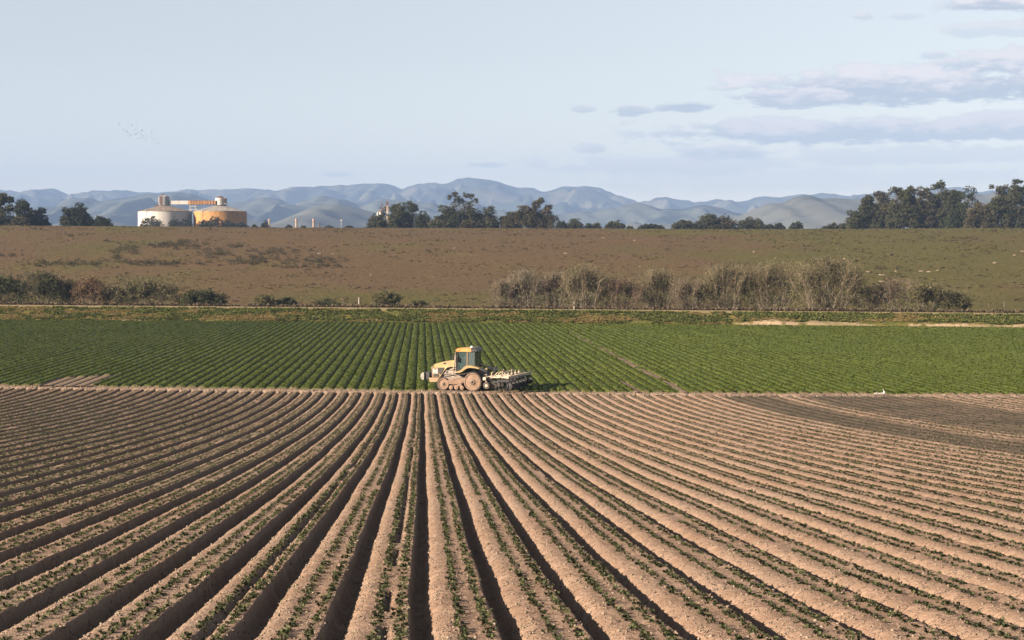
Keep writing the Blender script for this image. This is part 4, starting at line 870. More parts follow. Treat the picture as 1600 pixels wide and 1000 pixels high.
def conveyor():
    Yc = YT+ia[3]; p0 = P(265, 316.5, Yc); p1 = P(338, 317, Yc); pm = P(295, 316.8, Yc); root = empty('conveyor_bridge', ((p0[0]+p1[0])/2, Yc, p0[2]-1.2)); o = Vector(root.location)
    tag(root, 'enclosed conveyor bridge joining the turrets of the two tanks, half white and half rusty', 'conveyor')
    def seg(a, b, m_, nm, lab=None):
        L = b-a; MB().box(((a+b)/2-o.x, 0, 1.2), (L, 3.2, 2.5)).build(nm, m_, root, label=lab)
    seg(p0[0], pm[0]-.05, M['white_steel'], 'white_gallery'); n = 10
    for i in range(n):
        a = pm[0]+(p1[0]-pm[0])*i/n; b = pm[0]+(p1[0]-pm[0])*(i+1)/n
        seg(a+.08, b-.12, M['rust_steel'] if i < 7 else M['rust_brown'], 'gallery_panel'); MB().box((b-.02-o.x, 0, 1.2), (.22, 3.5, 2.9)).build('rib', M['rust_dark'], root)
    # lattice support tower between the tanks
    tx = PX(303, Yc)-o.x; gz = float(ground(PX(303, Yc), Yc))-o.z; m_ = MB(); wv = 4.6
    for sx in (-1, 1):
        for sy in (-1, 1): m_.tube([(tx+sx*2.0, sy*1.6, gz-1), (tx+sx*2.0, sy*1.6, 0)], .16, 4)
    zz = -.2
    for k in range(2):
        m_.box((tx+.3, -1.7, zz-1.3-k*2.3), (8 if k else 5.5, .25, .22)); 
        for s_ in (-1, 1): m_.tube([(tx-s_*2.2, -1.7, zz-k*2.3), (tx+s_*2.2, -1.7, zz-2.3-k*2.3)], .1, 4)
    m_.build('support_tower', M['white_steel'], root)
    MB().box((tx+4.4, -1.6, -4.6), (2.6, 1.4, 1.1)).build('drive_motor', M['dark_steel'], root)
    MB().box((tx+.8, 0, -5.6), (9.0, 2.6, .3)).build('walkway', M['gal'], root)
    MB().tube([(tx-.5, -1.9, -5.6), (tx-3.8, -4, gz+6.5)], .35, 6).build('chute', M['white_steel'], root)
    MB().tube([(tx+.6, 1, -5.6), (tx+.6, 1, gz-1)], .75, 8).build('downpipe', M['gal'], root)
M['rust_brown'] = simple('gallery_brown', (.30, .13, .05), .75, c2=(.42, .2, .07), sc=.8)
conveyor()
# brick chimneys and lamp mast
for i, (x, tp, w, m_, lb) in enumerate([(421.5, 342, 3.4, 'brick', 'leftmost of the pinkish brick chimneys, beside a small dark tree'), (463.5, 342, 4.0, 'brick', 'middle pinkish brick chimney on the skyline'), (490.5, 342, 4.0, 'brick', 'pinkish brick chimney next to the short black one'), (499.5, 348, 3.2, 'dark_steel', 'short black chimney on the skyline')]):
    Y = 1000; g = float(ground(PX(x, Y), Y)); r = w*.42*Y/F; h = P(x, tp, Y)[2]-g; root = empty('chimney', (PX(x, Y), Y, g)); tag(root, lb, 'chimney')
    MB().lathe((0, 0, 0), [(r*1.08, -1), (r*.95, h*.86)], 12, 'z').build('shaft', M['chim_pale'] if m_ == 'brick' and 'chim_pale' in M else simple('chimney_pale', (.34, .25, .19), .85, c2=(.26, .18, .13), sc=.6) if m_ == 'brick' else M[m_], root)
    MB().lathe((0, 0, 0), [(r*1.12, h*.86), (r*1.12, h)], 12, 'z').build('cap', M[m_], root)
Y = 1000; g = float(ground(PX(533, Y), Y)); root = empty('lamp_mast', (PX(533.5, Y), Y, g)); tag(root, 'thin pale lamp mast on the skyline between chimneys and tower', 'mast'); h = P(533, 344, Y)[2]-g
MB().tube([(0, 0, -1), (0, 0, h)], .12, 6).build('pole', M['white_steel'], root); MB().box((0, 0, h), (1.3, .5, .5)).build('lamp_head', M['white_steel'], root)
# ruined industrial tower among the trees
def tower():
    Y = 822; s = Y/F; g = float(ground(PX(601, Y), Y)); bx = PX(601, Y); root = empty('ruined_tower', (bx, Y, g)); tag(root, 'rusty elevator tower with sloping conveyor rising from trees', 'tower')
    X = lambda px: PX(px, Y)-bx; Z = lambda py: P(600, py, Y)[2]-g
    MB().box((X(605.5), 0, (Z(329)+0)/2-.5), (3.4*s, 3*s, Z(329)+1)).build('shaft', M['chim2'], root)
    MB().box((X(605.4), 0, (Z(321)+Z(329))/2), (3.0*s, 2.6*s, Z(321)-Z(329))).build('upper_shaft', M['rust_pale'], root)
    MB().box((X(605.2), 0, (Z(314.5)+Z(321))/2), (2.6*s, 2.4*s, Z(314.5)-Z(321))).build('head_house', M['rust_dark'], root)
    MB().box((X(607.4), 0, Z(317)), (3*s, 1.5*s, 1*s)).build('sheave', M['rust_dark'], root)
    MB().tube([(X(594), 0, Z(332)), (X(603), 0, Z(321))], .38*s*2, 6).build('conveyor_arm', M['rust_dark'], root)
    MB().tube([(X(596.5), 0, Z(336)), (X(597), 0, Z(317.5))], .25, 5).build('mast', M['rust_dark'], root)
    MB().box((X(593), -2, Z(331)), (4.2*s, 3*s, 2.4*s)).build('hopper', M['rust_pale'], root)
    for k, (px, py, r) in enumerate([(592.5, 335.5, 1.5), (596.5, 335.2, 1.9), (593, 340, 1.3), (596, 339.6, 1.3), (594, 346, 1.2)]):
        MB().lathe((X(px), -7, Z(py)), [(r*s*.5, -1), (r*s, -.6), (r*s, .6), (r*s*.5, 1)], 10, 'z').build('drum', M['white_steel'], root)
    MB().box((X(594.5), -2, Z(347)/2), (1.5*s, 1.5*s, Z(333))).build('leg', M['chim2'], root)
M['chim2'] = simple('tower_plaster', (.40, .33, .27), .85, c2=(.30, .22, .17), sc=.5); M['rust_pale'] = simple('tower_rust', (.32, .22, .155), .8, c2=(.22, .14, .095), sc=.8)
tower()
# faint pylon, posts
def pylon():
    Y = 1250; s = Y/F; g = 27.5; root = empty('pylon', (PX(1232, Y), Y, g)); tag(root, 'faint steel lattice power pylon on the skyline before the tan hill', 'pylon'); h = P(1232, 327, Y)[2]-g; m_ = MB()
    for a in (-1, 1):
        for b in (-1, 1): m_.tube([(a*2.2, b*2.2, 0), (a*.5, b*.5, h)], .07, 4)
    for k in range(8):
        z0 = h*k/8; z1 = h*(k+1)/8; w0 = 2.2-1.7*k/8; w1 = 2.2-1.7*(k+1)/8
        m_.tube([(-w0, -w0, z0), (w1, -w1, z1)], .04, 4); m_.tube([(w0, -w0, z0), (-w1, -w1, z1)], .04, 4)
    m_.build('lattice', M['pylon_steel'], root); a_ = MB()
    for z in (.74, .86, .97): a_.box((0, 0, h*z), (7, .14, .14))
    a_.build('crossarm', M['pylon_steel'], root)
pylon()
M['post'] = simple('weathered_post', (.36, .29, .23), .9, c2=(.2, .15, .12), sc=4); M['post_d'] = simple('dark_post', (.12, .09, .07), .9, c2=(.08, .06, .05), sc=4)
for px, py, hpx, w, m_, lb, nm in [(561, 475, 10.5, .30, 'post', 'grey wooden fence post on the pasture beside the olive bush', 'fence_post'), (536.5, 474, 8.5, .12, 'post_d', 'thin dark stake on the pasture left of the wooden post', 'stake'), (1569.5, 487, 10, .22, 'post_d', 'dark wooden fence post at the far right below the pasture', 'fence_post'), (1545, 486, 7, .09, 'post_d', 'thin stake left of the far right fence post', 'stake')]:
    g = at_px(px, py) or (PX(px, 300), 300, 1.0); Y = g[1]; h = hpx*Y/F; root = empty(nm, g); tag(root, lb, 'fence post')
    MB().lathe((0, 0, 0), [(w*.6, -.4), (w*.5, h-.06), (w*.3, h)], 8, 'z').build('shaft', M[m_], root)
    MB().box((0, 0, h*.72), (w*1.5, w*.2, .06)).build('wire_clip', M['dark_steel'], root)
l_ = PX(897.5, 280); o = empty('marker_stake', (l_, 281, float(levee_surf(np.array([l_]), np.array([281-float(levee0(l_))]))[0][0]))); tag(o, 'short pale marker stake on the grassy levee bank', 'stake')
MB().lathe((0, 0, 0), [(.1, -.2), (.09, .75), (.03, .82)], 8, 'z').build('shaft', M['post'], o); MB().box((0, -.02, .66), (.24, .05, .14)).build('marker_plate', M['white_steel'], o)

# white irrigation fitting lying at the field edge on the right
def fitting():
    Y = 400+0; Y = CZ*F/(617.5-400); x = PX(1383, Y); root = empty('irrigation_riser', (x, Y, .05)); tag(root, 'white plastic irrigation riser at the edge of the green crop', 'sprinkler')
    MB().lathe((0, 0, 0), [(.05, 0), (.1, .05), (.13, .14), (.08, .22), (.03, .26)], 10, 'z').build('valve_body', M['white'], root, True)
    MB().tube([(0, 0, .2), (-.05, 0, .3), (-.11, 0, .42)], [.045, .035, .03], 8).build('riser_pipe', M['white'], root)
    for dx, L in ((1376.5, .30), (1369.5, .22)):
        r2 = empty('pipe_piece', (PX(dx, Y-.8), Y-.8, .16)); tag(r2, 'longer white pipe piece lying on the dirt beside the riser' if L > .25 else 'shorter white pipe piece lying on the dirt, left of the longer one', 'pipe')
        MB().tube([(-L/2*1.0, 0, 0), (L/2, 0, .03)], .065, 8).build('pipe', M['white'], r2); MB().tube([(L/2-.03, 0, .03), (L/2+.02, 0, .033)], .082, 8).build('coupling', M['white'], r2)
M['white'] = simple('white_plastic', (.42, .40, .35), .4, c2=(.36, .33, .28), sc=4)
fitting()

# ------------------------------------------------------------------ tracked tractor
M['yellow'] = simple('tractor_yellow', (.32, .225, .095), .65, c2=(.235, .165, .085), sc=1.5, lo=.45, hi=.70, spec=.25)
M['orange'] = simple('cab_roof_orange', (.40, .17, .04), .4, c2=(.44, .23, .065), sc=2)
M['dust'] = simple('dusty_steel', (.23, .145, .095), .9, c2=(.165, .10, .066), sc=4)
M['rubber'] = simple('track_rubber', (.035, .03, .027), .85, c2=(.12, .08, .055), sc=5)
M['black'] = simple('black_paint', (.02, .02, .02), .45, c2=(.045, .035, .03), sc=4)
M['greyp'] = simple('engine_grey', (.16, .13, .11), .6, c2=(.28, .2, .14), sc=6)
M['cream'] = simple('worn_cream_steel', (.50, .38, .27), .6, c2=(.36, .26, .18), sc=4)
M['lamp'] = simple('lamp_lens', (.7, .7, .68), .15, c2=(.6, .6, .6))
def glass():
    m, t, b, o = new_mat('cab_glass'); b.inputs['Base Color'].default_value = (.55, .68, .66, 1); b.inputs['Roughness'].default_value = .04
    b.inputs['Transmission Weight'].default_value = .0; b.inputs['Alpha'].default_value = .6; b.inputs['Base Color'].default_value = (.05, .08, .08, 1); b.inputs['Specular IOR Level'].default_value = .9; return m
M['glass'] = glass()
def tractor():
    YAW = math.radians(17); Y0 = 137.2; pw = P(737.5, 612.5, Y0)
    R = Matrix.Rotation(math.pi-YAW, 3, 'Z'); off = R @ Vector((0, 1.42, 0)); loc = Vector((PX(737.5, Y0), Y0, .03))-off
    root = empty('tracked_tractor', loc, math.pi-YAW); tag(root, 'yellow tracked tractor with orange cab roof on the edge of the green field', 'tractor')
    Y_, B, D = M['yellow'], M['black'], M['dust']
    # chassis and engine
    MB().box((1.4, 0, 1.15), (4.0, .9, .55)).box((3.2, 0, .85), (.9, 1.0, .4)).build('chassis', M['greyp'], root)
    MB().box((2.55, 0, 1.65), (1.6, .86, .75)).box((2.2, .47, 1.45), (.5, .14, .35)).box((2.7, .47, 1.55), (.3, .12, .5)).tube([(1.9, .48, 1.75), (2.4, .5, 1.55), (2.9, .48, 1.7)], .06).tube([(2.0, .5, 1.35), (2.9, .5, 1.3)], .05).build('engine', M['greyp'], root)
    hood = [(1.84, 2.44), (1.84, 1.90), (2.15, 1.94), (2.45, 1.86), (2.72, 1.60), (2.92, 1.28), (3.05, 1.02), (3.52, 1.02), (3.58, 1.88), (3.40, 2.08), (3.0, 2.24), (2.5, 2.36)]
    # hood as a lofted shell: narrow roof, full cheeks
    n = len(hood); V = []
    for y, k in ((-.62, 0), (-.56, .05), (.56, .05), (.62, 0)):
        for x, z in hood:
            top = z > 1.95
            V.append((x, y if not top else y*(.80 if abs(y) > .6 else .72), z+(k if top else 0)))
    Fs = [tuple(range(n))[::-1], tuple(range(3*n, 4*n))]+[(r*n+i, r*n+(i+1) % n, (r+1)*n+(i+1) % n, (r+1)*n+i) for r in range(3) for i in range(n)]
    MB().add(V, Fs).build('hood', Y_, root)
    for s in (1, -1):
        h_ = MB().prism([(2.55, 2.22), (2.75, 2.26), (2.88, 2.18), (2.68, 2.10)], s*.44, s*.56).build('air_intake', B, root)
        MB().prism([(2.72, 1.86), (3.12, 1.84), (3.12, 1.60), (3.05, 1.28), (2.98, 1.28), (2.80, 1.62)], s*.60, s*.645).build('side_grille', B, root)
        MB().prism([(3.14, 1.84), (3.54, 1.86), (3.50, 1.06), (3.10, 1.06)], s*.60, s*.65).build('front_side_panel', D, root)
        d = MB(); d.box((3.22, s*.665, 1.55), (.10, .02, .38)).box((3.42, s*.665, 1.55), (.11, .02, .38)).box((3.32, s*.665, 1.54), (.12, .02, .16)).box((3.32, s*.664, 1.38), (.30, .02, .06)); d.build('white_decal', M['white'], root)
        MB().box((3.28, s*.664, 1.2), (.3, .02, .2)).build('vent_panel', B, root)
    g = MB()
    for k in range(9): g.box((3.60, 0, 1.14+k*.085), (.05, .95, .035))
    g.build('front_grille', B, root)
    for s in (-1, 1): MB().lathe((3.585, s*.36, 1.80), [(.10, -.02), (.11, .03), (.07, .05)], 12, 'x').build('headlight', M['lamp'], root)
    MB().prism([(3.02, .66), (3.68, .62), (3.74, .98), (3.1, 1.0)], -.62, .62, .03).build('front_bumper', M['orange_d'], root)
    # front weights on their carrier
    w = MB()
    w.prism([(3.74, .86), (3.74, 1.40), (3.98, 1.42), (3.98, .80)], -.45, .45).build('weight_carrier', B, root)
    for k in range(10):
        y = -.54+k*.12; pts = [(4.0+.19*math.cos(a)*(1 if math.cos(a) > 0 else .2)+.08, 1.12+.33*math.sin(a)-(.03 if math.cos(a) > 0 else 0)) for a in [i/12*2*math.pi for i in range(12)]]
        MB().prism(pts, y-.052, y+.052).build('front_weight', M['cream_g'], root)
    # cab
    z0, z1 = 1.72, 3.22; P4 = {}
    def pil(a, b, r=.05, m_=B, nm='pillar'): MB().tube([a, b], r, 6).build(nm, m_, root)
    for s in (-1, 1):
        y0, y1 = s*.80, s*.76
        pil((1.58, y0*.9, 1.55), (1.40, y1, z1)); pil((.42, y0, 1.9), (.40, y1, z1), .06, M['orange_d']); pil((-.38, y0, 2.05), (-.36, y1, z1))
        MB().add([(1.55, y0*.92, 1.72), (.46, y0, 1.75), (.44, y1, 3.2), (1.38, y1, 3.2), (1.55, y0*.92-s*.02, 1.72), (.46, y0-s*.02, 1.75), (.44, y1-s*.02, 3.2), (1.38, y1-s*.02, 3.2)], [(0, 1, 2, 3), (7, 6, 5, 4), (0, 4, 5, 1), (1, 5, 6, 2), (2, 6, 7, 3), (3, 7, 4, 0)]).build('door_pane', M['glass'], root)
        MB().add([(.38, y0, 2.08), (-.34, y0, 2.08), (-.33, y1, 3.2), (.37, y1, 3.2), (.38, y0-s*.02, 2.08), (-.34, y0-s*.02, 2.08), (-.33, y1-s*.02, 3.2), (.37, y1-s*.02, 3.2)], [(0, 1, 2, 3), (7, 6, 5, 4), (0, 4, 5, 1), (1, 5, 6, 2), (2, 6, 7, 3), (3, 7, 4, 0)]).build('side_pane', M['glass'], root)
        MB().tube([(1.5, y0, 1.70), (.9, y0, 1.66), (.45, y0, 1.72)], .05).build('door_sill', B, root)
    MB().add([(1.60, -.70, 1.75), (1.60, .70, 1.75), (1.42, .72, 3.2), (1.42, -.72, 3.2), (1.58, -.70, 1.75), (1.58, .70, 1.75), (1.40, .72, 3.2), (1.40, -.72, 3.2)], [(0, 1, 2, 3), (7, 6, 5, 4), (0, 4, 5, 1), (1, 5, 6, 2), (2, 6, 7, 3), (3, 7, 4, 0)]).build('windscreen', M['glass'], root)
    MB().add([(-.40, -.74, 2.1), (-.40, .74, 2.1), (-.38, .72, 3.2), (-.38, -.72, 3.2), (-.38, -.74, 2.1), (-.38, .74, 2.1), (-.36, .72, 3.2), (-.36, -.72, 3.2)], [(0, 1, 2, 3), (7, 6, 5, 4), (0, 4, 5, 1), (1, 5, 6, 2), (2, 6, 7, 3), (3, 7, 4, 0)]).build('rear_pane', M['glass'], root)
    MB().box((.55, 0, 1.62), (2.0, 1.5, .22)).box((0, 0, 1.9), (.8, 1.52, .4)).build('cab_floor', B, root)
    MB().box((.35, 0, 2.05), (.55, .55, .16)).prism([(.12, 2.1), (.02, 2.85), (.14, 2.9), (.28, 2.12)], -.26, .26).build('seat', B, root)
    MB().tube([(1.25, 0, 1.7), (1.0, 0, 2.35)], .05).lathe((1.0, 0, 2.38), [(.2, -.02), (.2, .02)], 14, 'z').build('steering_column', B, root)
    MB().box((1.4, 0, 2.0), (.2, .9, .5)).build('dashboard', B, root)
    # roof
    def roof(pts, nm, m_, yw):
        n = len(pts); V = [(x, y, z) for y, k in ((-yw, .0), (-yw*.9, .05), (yw*.9, .05), (yw, 0)) for x, z in [(p[0], p[1]+(k if p[1] > 3.36 else -.0)) for p in pts]]
        Fs = [tuple(range(n))[::-1], tuple(range(3*n, 4*n))]+[(r*n+i, r*n+(i+1) % n, (r+1)*n+(i+1) % n, (r+1)*n+i) for r in range(3) for i in range(n)]
        MB().add(V, Fs).build(nm, m_, root)
    roof([(1.62, 3.25), (1.66, 3.34), (1.5, 3.44), (1.0, 3.50), (.0, 3.48), (-.02, 3.22), (1.5, 3.22)], 'roof', M['orange'], .86)
    roof([(-.03, 3.24), (-.03, 3.47), (-.45, 3.44), (-.62, 3.36), (-.60, 3.26)], 'roof_rear', B, .84)
    MB().lathe((.25, 0, 3.5), [(.16, 0), (.18, .06), (.1, .16), (.02, .18)], 14, 'z').build('gps_receiver', M['lamp'], root)
    MB().box((-.15, .3, 3.56), (.3, .18, .14)).box((-.15, -.3, 3.56), (.3, .18, .14)).build('beacon', B, root)
    for s in (-1, 1):
        MB().lathe((1.62, s*.55, 3.33), [(.06, -.02), (.07, .04)], 10, 'x').build('work_light', M['lamp'], root); MB().lathe((-.60, s*.55, 3.33), [(.06, -.04), (.07, .02)], 10, 'x').build('work_light', M['lamp'], root)
        MB().tube([(1.5, s*.78, 3.1), (1.75, s*1.15, 3.05), (1.75, s*1.15, 2.75)], .025).box((1.76, s*1.18, 2.75), (.05, .22, .4)).build('mirror', B, root)
    MB().lathe((1.72, .55, 0), [(.09, 1.9), (.09, 2.5), (.12, 2.52), (.12, 2.75), (.07, 2.8), (.07, 3.15)], 12, 'z').build('exhaust_stack', M['greyp'], root)
    MB().lathe((1.72, -.5, 0), [(.12, 1.9), (.12, 2.5), (.15, 2.55), (.1, 2.66)], 12, 'z').build('air_cleaner', M['greyp'], root)
    # fenders, steps, rear hitch
    for s in (-1, 1):
        f = [(1.38, 1.50), (1.30, 1.62), (1.0, 1.72), (.75, 1.95), (.55, 2.10), (.15, 2.12), (-.30, 2.02), (-.62, 1.92), (-.62, 1.84), (-.2, 1.92), (.2, 1.94), (.5, 1.86), (.85, 1.60), (1.15, 1.50)]
        MB().prism(f, s*.82, s*1.46).build('fender', Y_, root)
        MB().prism([(-.62, 1.93), (-.62, 1.83), (-1.25, 1.58), (-1.25, 1.64)], s*.86, s*1.40).build('rear_fender', B, root)
        MB().prism([(2.1, 1.60), (1.4, 1.56), (1.4, 1.50), (2.1, 1.54)], s*.7, s*1.3).build('walk_deck', M['cream'], root)
        for k in range(3): MB().box((1.62+k*.1, s*1.30, 1.40-k*.22), (.34, .28, .04)).build('step', M['cream'], root)
        MB().tube([(1.75, s*1.2, 1.5), (1.72, s*1.1, 2.1), (1.55, s*.95, 2.2)], .02).build('handrail', M['cream'], root)
        # undercarriage
        y = s*1.18
        # frame
        MB().prism([(2.4, .60), (2.3, .86), (1.4, .98), (.5, 1.12), (.35, .9), (.9, .62), (1.6, .52)], y-.16, y+.22 if s > 0 else y+.16).build('track_frame', D, root)
        MB().prism([(1.25, .95), (1.30, .50), (1.9, .38), (.8, .38), (1.0, .60), (.7, .88)], y-.20, y+.24 if s > 0 else y+.20).build('roller_carriage', D, root)
        dw = MB().lathe((0, y, .78), [(.62, -.25), (.72, -.24), (.72, .24), (.64, .25), (.60, .20), (.30, .235), (.24, .24), (.24, .30), (.10, .31)] if s > 0 else [(.10, -.31), (.24, -.30), (.24, -.24), (.30, -.235), (.60, -.20), (.64, -.25), (.72, -.24), (.72, .24), (.62, .25)], 32).build('drive_wheel', D, root)
        MB().lathe((0, y+s*.30, .78), [(.12, -.02), (.12, .03), (.05, .05)] if s > 0 else [(.05, -.05), (.12, -.03), (.12, .02)], 12).build('hub_cap', M['black'], dw)
        bl = MB()
        for k in range(10): a = k/10*6.283; bl.lathe((.2*math.cos(a), y+s*.31, .78+.2*math.sin(a)), [(.022, -.02), (.022, .02)], 6)
        bl.build('wheel_bolts', M['greyp'], dw)['kind'] = 'stuff'
        iw = MB().lathe((2.52, y, .55), [(.40, -.25), (.47, -.24), (.47, .24), (.42, .25), (.38, .19), (.16, .22), (.12, .27), (.06, .28)] if s > 0 else [(.06, -.28), (.12, -.27), (.16, -.22), (.38, -.19), (.42, -.25), (.47, -.24), (.47, .24), (.40, .25)], 28).build('idler_wheel', D, root)
        MB().lathe((2.52, y+s*.28, .55), [(.07, -.02), (.07, .02)], 10).build('hub_cap', M['black'], iw)
        for x in (1.85, 1.38, .9): MB().lathe((x, y, .26), [(.1, -.28), (.18, -.24), (.19, .2), (.17, .24), (.07, .27)] if s > 0 else [(.07, -.27), (.17, -.24), (.19, -.2), (.18, .24), (.1, .28)], 18).build('road_roller', D, root)
        # rubber belt: loop round the two wheels and the flat ground run
        path = []
        c1, r1, c2, r2 = (0, .78), .75, (2.52, .55), .50
        for a in np.linspace(math.radians(-92), math.radians(-275), 20): path.append((c1[0]+r1*math.cos(a), c1[1]+r1*math.sin(a)))
        for a in np.linspace(math.radians(85), math.radians(-88), 16): path.append((c2[0]+r2*math.cos(a), c2[1]+r2*math.sin(a)))
        path = path+[(1.9, .045), (1.3, .04), (.6, .035)]
        n = len(path); cx, cz = 1.2, .7; V = []; Fs = []
        nr = []
        for i in range(n):
            dx = path[(i+1) % n][0]-path[i-1][0]; dz = path[(i+1) % n][1]-path[i-1][1]; L = math.hypot(dx, dz); nx, nz = -dz/L, dx/L
            if (path[i][0]-cx)*nx+(path[i][1]-cz)*nz < 0: nx, nz = -nx, -nz
            nr.append((nx, nz))
        for (x, z), (nx, nz) in zip(path, nr):
            for yy, o_ in ((y-.27, 0), (y+.27, 0), (y+.27, .045), (y-.27, .045)): V.append((x+nx*o_, yy, z+nz*o_))
        for i in range(n):
            j = (i+1) % n
            for k in range(4): Fs.append((i*4+k, i*4+(k+1) % 4, j*4+(k+1) % 4, j*4+k))
        belt = MB().add(V, Fs).build('track_belt', M['rubber'], root); lg = MB(); acc = 0
        for i in range(n):
            (x0, z0_), (x1, z1_) = path[i], path[(i+1) % n]; L = math.hypot(x1-x0, z1_-z0_); ns = max(1, int(L/.16))
            for q in range(ns):
                f_ = q/ns; x, z = x0+(x1-x0)*f_, z0_+(z1_-z0_)*f_; nx, nz = nr[i]
                if z+nz*.07 < .0: continue
                a = math.atan2(z1_-z0_, x1-x0); lg.box((x+nx*.06, y, z+nz*.06), (.06, .54, .05), Matrix.Rotation(-a, 3, 'Y'))
        lg.build('track_lugs', M['rubber'], belt)['kind'] = 'stuff'
    MB().box((-.55, 0, 1.3), (.8, .8, .9)).build('rear_axle_housing', M['greyp'], root)
    MB().tube([(-.7, .35, 1.0), (-1.5, .42, .95)], .05).tube([(-.7, -.35, 1.0), (-1.5, -.42, .95)], .05).tube([(-.8, 0, 1.6), (-1.55, 0, 1.7)], .05).tube([(-.7, .3, 1.7), (-1.2, .4, 1.5), (-1.3, .4, 1.0)], .045).tube([(-.7, -.3, 1.7), (-1.2, -.4, 1.5), (-1.3, -.4, 1.0)], .045).build('three_point_hitch', M['black'], root)
    h = MB()
    for k, yy in enumerate((-.3, -.1, .1, .3)): h.tube([(-.8, yy, 1.75), (-1.15, yy*1.2, 1.95), (-1.5, yy, 1.6)], .025)
    h.build('hydraulic_hoses', M['black'], root)
    MB().box((-.9, .2, 1.78), (.18, .5, .12)).box((-1.0, -.25, 1.7), (.14, .3, .1)).build('valve_block', M['yellow'], root)
    for o in root.children:
        if o.type == 'MESH' and o.name.split('.')[0] in ('pillar', 'door_pane', 'side_pane', 'door_sill', 'rear_pane', 'windscreen', 'roof', 'roof_rear', 'gps_receiver', 'beacon', 'work_light', 'cab_floor', 'seat'):
            for v in o.data.vertices: v.co.x = 1.6-(1.6-v.co.x)*.83
    for o in root.children:                                  # the nose and its weights reach further forward
        if o.type == 'MESH' and o.name.split('.')[0] in ('hood', 'side_grille', 'front_side_panel', 'white_decal', 'vent_panel', 'front_grille', 'headlight', 'front_bumper', 'weight_carrier', 'front_weight', 'air_intake'):
            for v in o.data.vertices:
                if v.co.x > 2.9: v.co.x += (v.co.x-2.9)*.42
    return root, loc, YAW
M['orange_d'] = simple('dusty_orange', (.34, .185, .085), .6, c2=(.26, .15, .085), sc=3); M['cream_g'] = simple('weight_grey', (.26, .25, .20), .5, c2=(.19, .165, .13), sc=4)
trac, TL, TYAW = tractor()
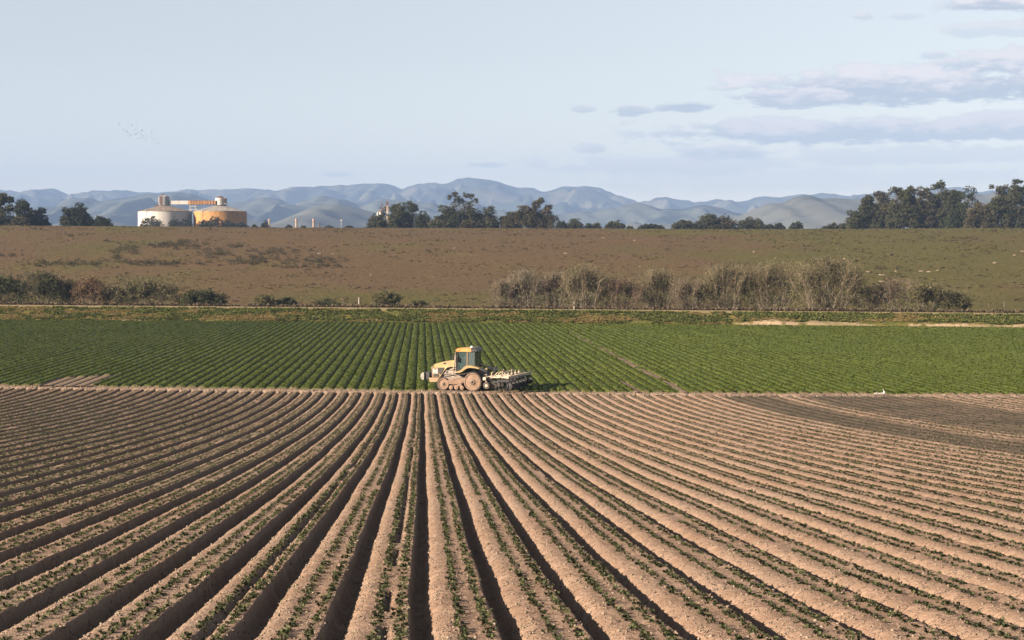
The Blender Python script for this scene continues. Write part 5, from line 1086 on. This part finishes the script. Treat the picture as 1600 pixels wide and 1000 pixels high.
def cultivator():
    root = empty('row_cultivator', TL+Matrix.Rotation(math.pi-TYAW, 3, 'Z') @ Vector((-1.7, .1, 0)), math.pi-TYAW); root.location.z = .12
    tag(root, 'wide row cultivator raised behind the tractor, cream bars and dark shanks', 'cultivator')
    C_, K = M['cream'], M['black']
    MB().box((0, 0, 1.12), (.24, 6.6, .24)).build('front_toolbar', C_, root); MB().box((-1.85, -.6, 1.22), (.16, 7.0, .16)).build('rear_toolbar', C_, root)
    for y in (-2.4, -.7, .7, 2.4): MB().box((-.93, y, 1.2), (1.8, .1, .12)).build('cross_member', C_, root)
    MB().tube([(.15, .45, 1.0), (.02, .25, 1.9)], .05).tube([(.15, -.45, 1.0), (.02, -.25, 1.9)], .05).tube([(.02, -.25, 1.9), (.02, .25, 1.9)], .05).tube([(0, .2, 1.85), (-1.3, .3, 1.3)], .045).build('hitch_frame', K, root)
    rng = random.Random(4)
    for i in range(7):
        y = -3.0+i*1.0; u = empty('row_unit', (-.35, y, 0)); u.parent = root
        me = MB().tube([(.2, -.12, 1.12), (-.25, -.12, .92)], .03).tube([(.2, .12, 1.12), (-.25, .12, .92)], .03).tube([(.2, 0, .95), (-.25, 0, .78)], .03).box((-.55, 0, .85), (.75, .14, .14)).box((-1.2, 0, .95), (1.0, .34, .16)).build('linkage', K, u)
        MB().lathe((-1.75, .15, .55), [(.03, -.03), (.24, -.01), (.24, .01), (.03, .03)], 16).tube([(-1.7, .15, .55), (-1.75, .1, 1.1)], .03).build('disc', K, u)
        MB().tube([(-.1, 0, 1.25), (-.35, .02, 1.55), (-.55, 0, 1.5)] if i % 3 else [(-.15, 0, 1.1), (-.2, 0, 1.62), (-.3, 0, 1.66)], .035).build('lift_spring', C_, u)
        for sx, sy in ((-.45, -.2), (-.8, .2), (-1.05, 0), (-1.3, -.25), (-1.5, .2)):
            MB().tube([(sx, sy, .9), (sx-.12, sy, .62), (sx-.05, sy, .35), (sx+.08, sy, .14)], [.05, .05, .045, .035], 5).add([(sx+.16, sy, .08), (sx-.08, sy-.14, .14), (sx-.08, sy+.14, .14), (sx, sy, .2)], [(0, 1, 2), (0, 3, 1), (0, 2, 3), (1, 3, 2)]).build('shank', K, u)
        MB().lathe((-.15, .22 if i % 2 else -.22, .48), [(.05, -.09), (.20, -.06), (.22, -.03), (.22, .03), (.20, .06), (.05, .09)], 16).build('gauge_wheel', M['rubber'] if i != 6 else M['dust'], u)
        MB().box((-1.0, 0, 1.36), (.16, .34, .08), Matrix.Rotation(rng.uniform(-.3, .3), 3, 'Y')).tube([(-1.0, .1, 1.2), (-1.02, .12, rng.uniform(1.5, 1.8))], .028).build('clamp', C_, u)
    for y in (3.1, -3.2):
        g = MB().lathe((-.15, y, .55), [(.06, -.12), (.26, -.11), (.30, -.06), (.30, .06), (.26, .11), (.06, .12)], 20).build('transport_wheel', M['rubber'], root); MB().lathe((-.15, y, .55), [(.04, -.14), (.12, -.13), (.12, .13), (.04, .14)], 10).build('rim', C_, g)
        MB().box((-.1, y, .86), (.1, .1, .5)).build('wheel_strut', C_, root)
cultivator()

# ------------------------------------------------------------------ birds
M['bird'] = simple('bird_plumage', (.07, .065, .06), .8, c2=(.10, .09, .08), sc=8)
def birds():
    ps = [(118, 285), (148, 330), (400, 268), (518, 290), (548, 340), (670, 155), (690, 326), (272, 450), (403, 412), (362, 495), (365, 518), (420, 590), (510, 608), (465, 650), (568, 464), (635, 458), (607, 570), (630, 608), (670, 594), (714, 562), (768, 520), (810, 572), (835, 455), (843, 480), (810, 632), (872, 645), (817, 700), (766, 740), (660, 728), (895, 710), (958, 627), (982, 745), (928, 812), (1100, 388), (1142, 500), (1133, 577), (1145, 688), (1220, 742), (1250, 868), (1342, 876), (1320, 810)]
    rng = random.Random(2); protos = []
    for k in range(4):
        f = [.35, .1, -.2, .5][k]; m_ = MB()
        m_.tube([(0, -.22, 0), (0, -.05, .01), (0, .12, 0), (0, .26, -.01)], [.02, .07, .06, .015], 6)
        for s in (-1, 1): m_.add([(s*.04, .08, .02), (s*.04, -.08, .02), (s*.28, -.05, .02+f*.28), (s*.28, .08, .03+f*.28), (s*.62, -.12, .02+f*.42), (s*.45, .06, .02+f*.4), (s*.16, 0, .045+f*.14)], [(0, 3, 6), (0, 6, 1), (1, 6, 2), (6, 3, 2), (2, 3, 5, 4)])
        o = m_.build('bird', M['bird']); protos.append(o)
    for i, (zx, zy) in enumerate(ps):
        Y = 640+rng.uniform(-60, 60); p = P(180+zx/20, 180+zy/20, Y); o = protos[i % 4] if i < 4 else protos[i % 4].copy()
        if i >= 4: COL.objects.link(o)
        o.location = p; s = rng.uniform(.75, 1.0); o.scale = (s, s, s); o.rotation_euler = (rng.uniform(-.3, .3), rng.uniform(-.5, .5), rng.uniform(0, 6.28))
        tag(o, 'small dark bird flying in the flock high above the tanks', 'bird', 'flock of birds in the sky')
birds()
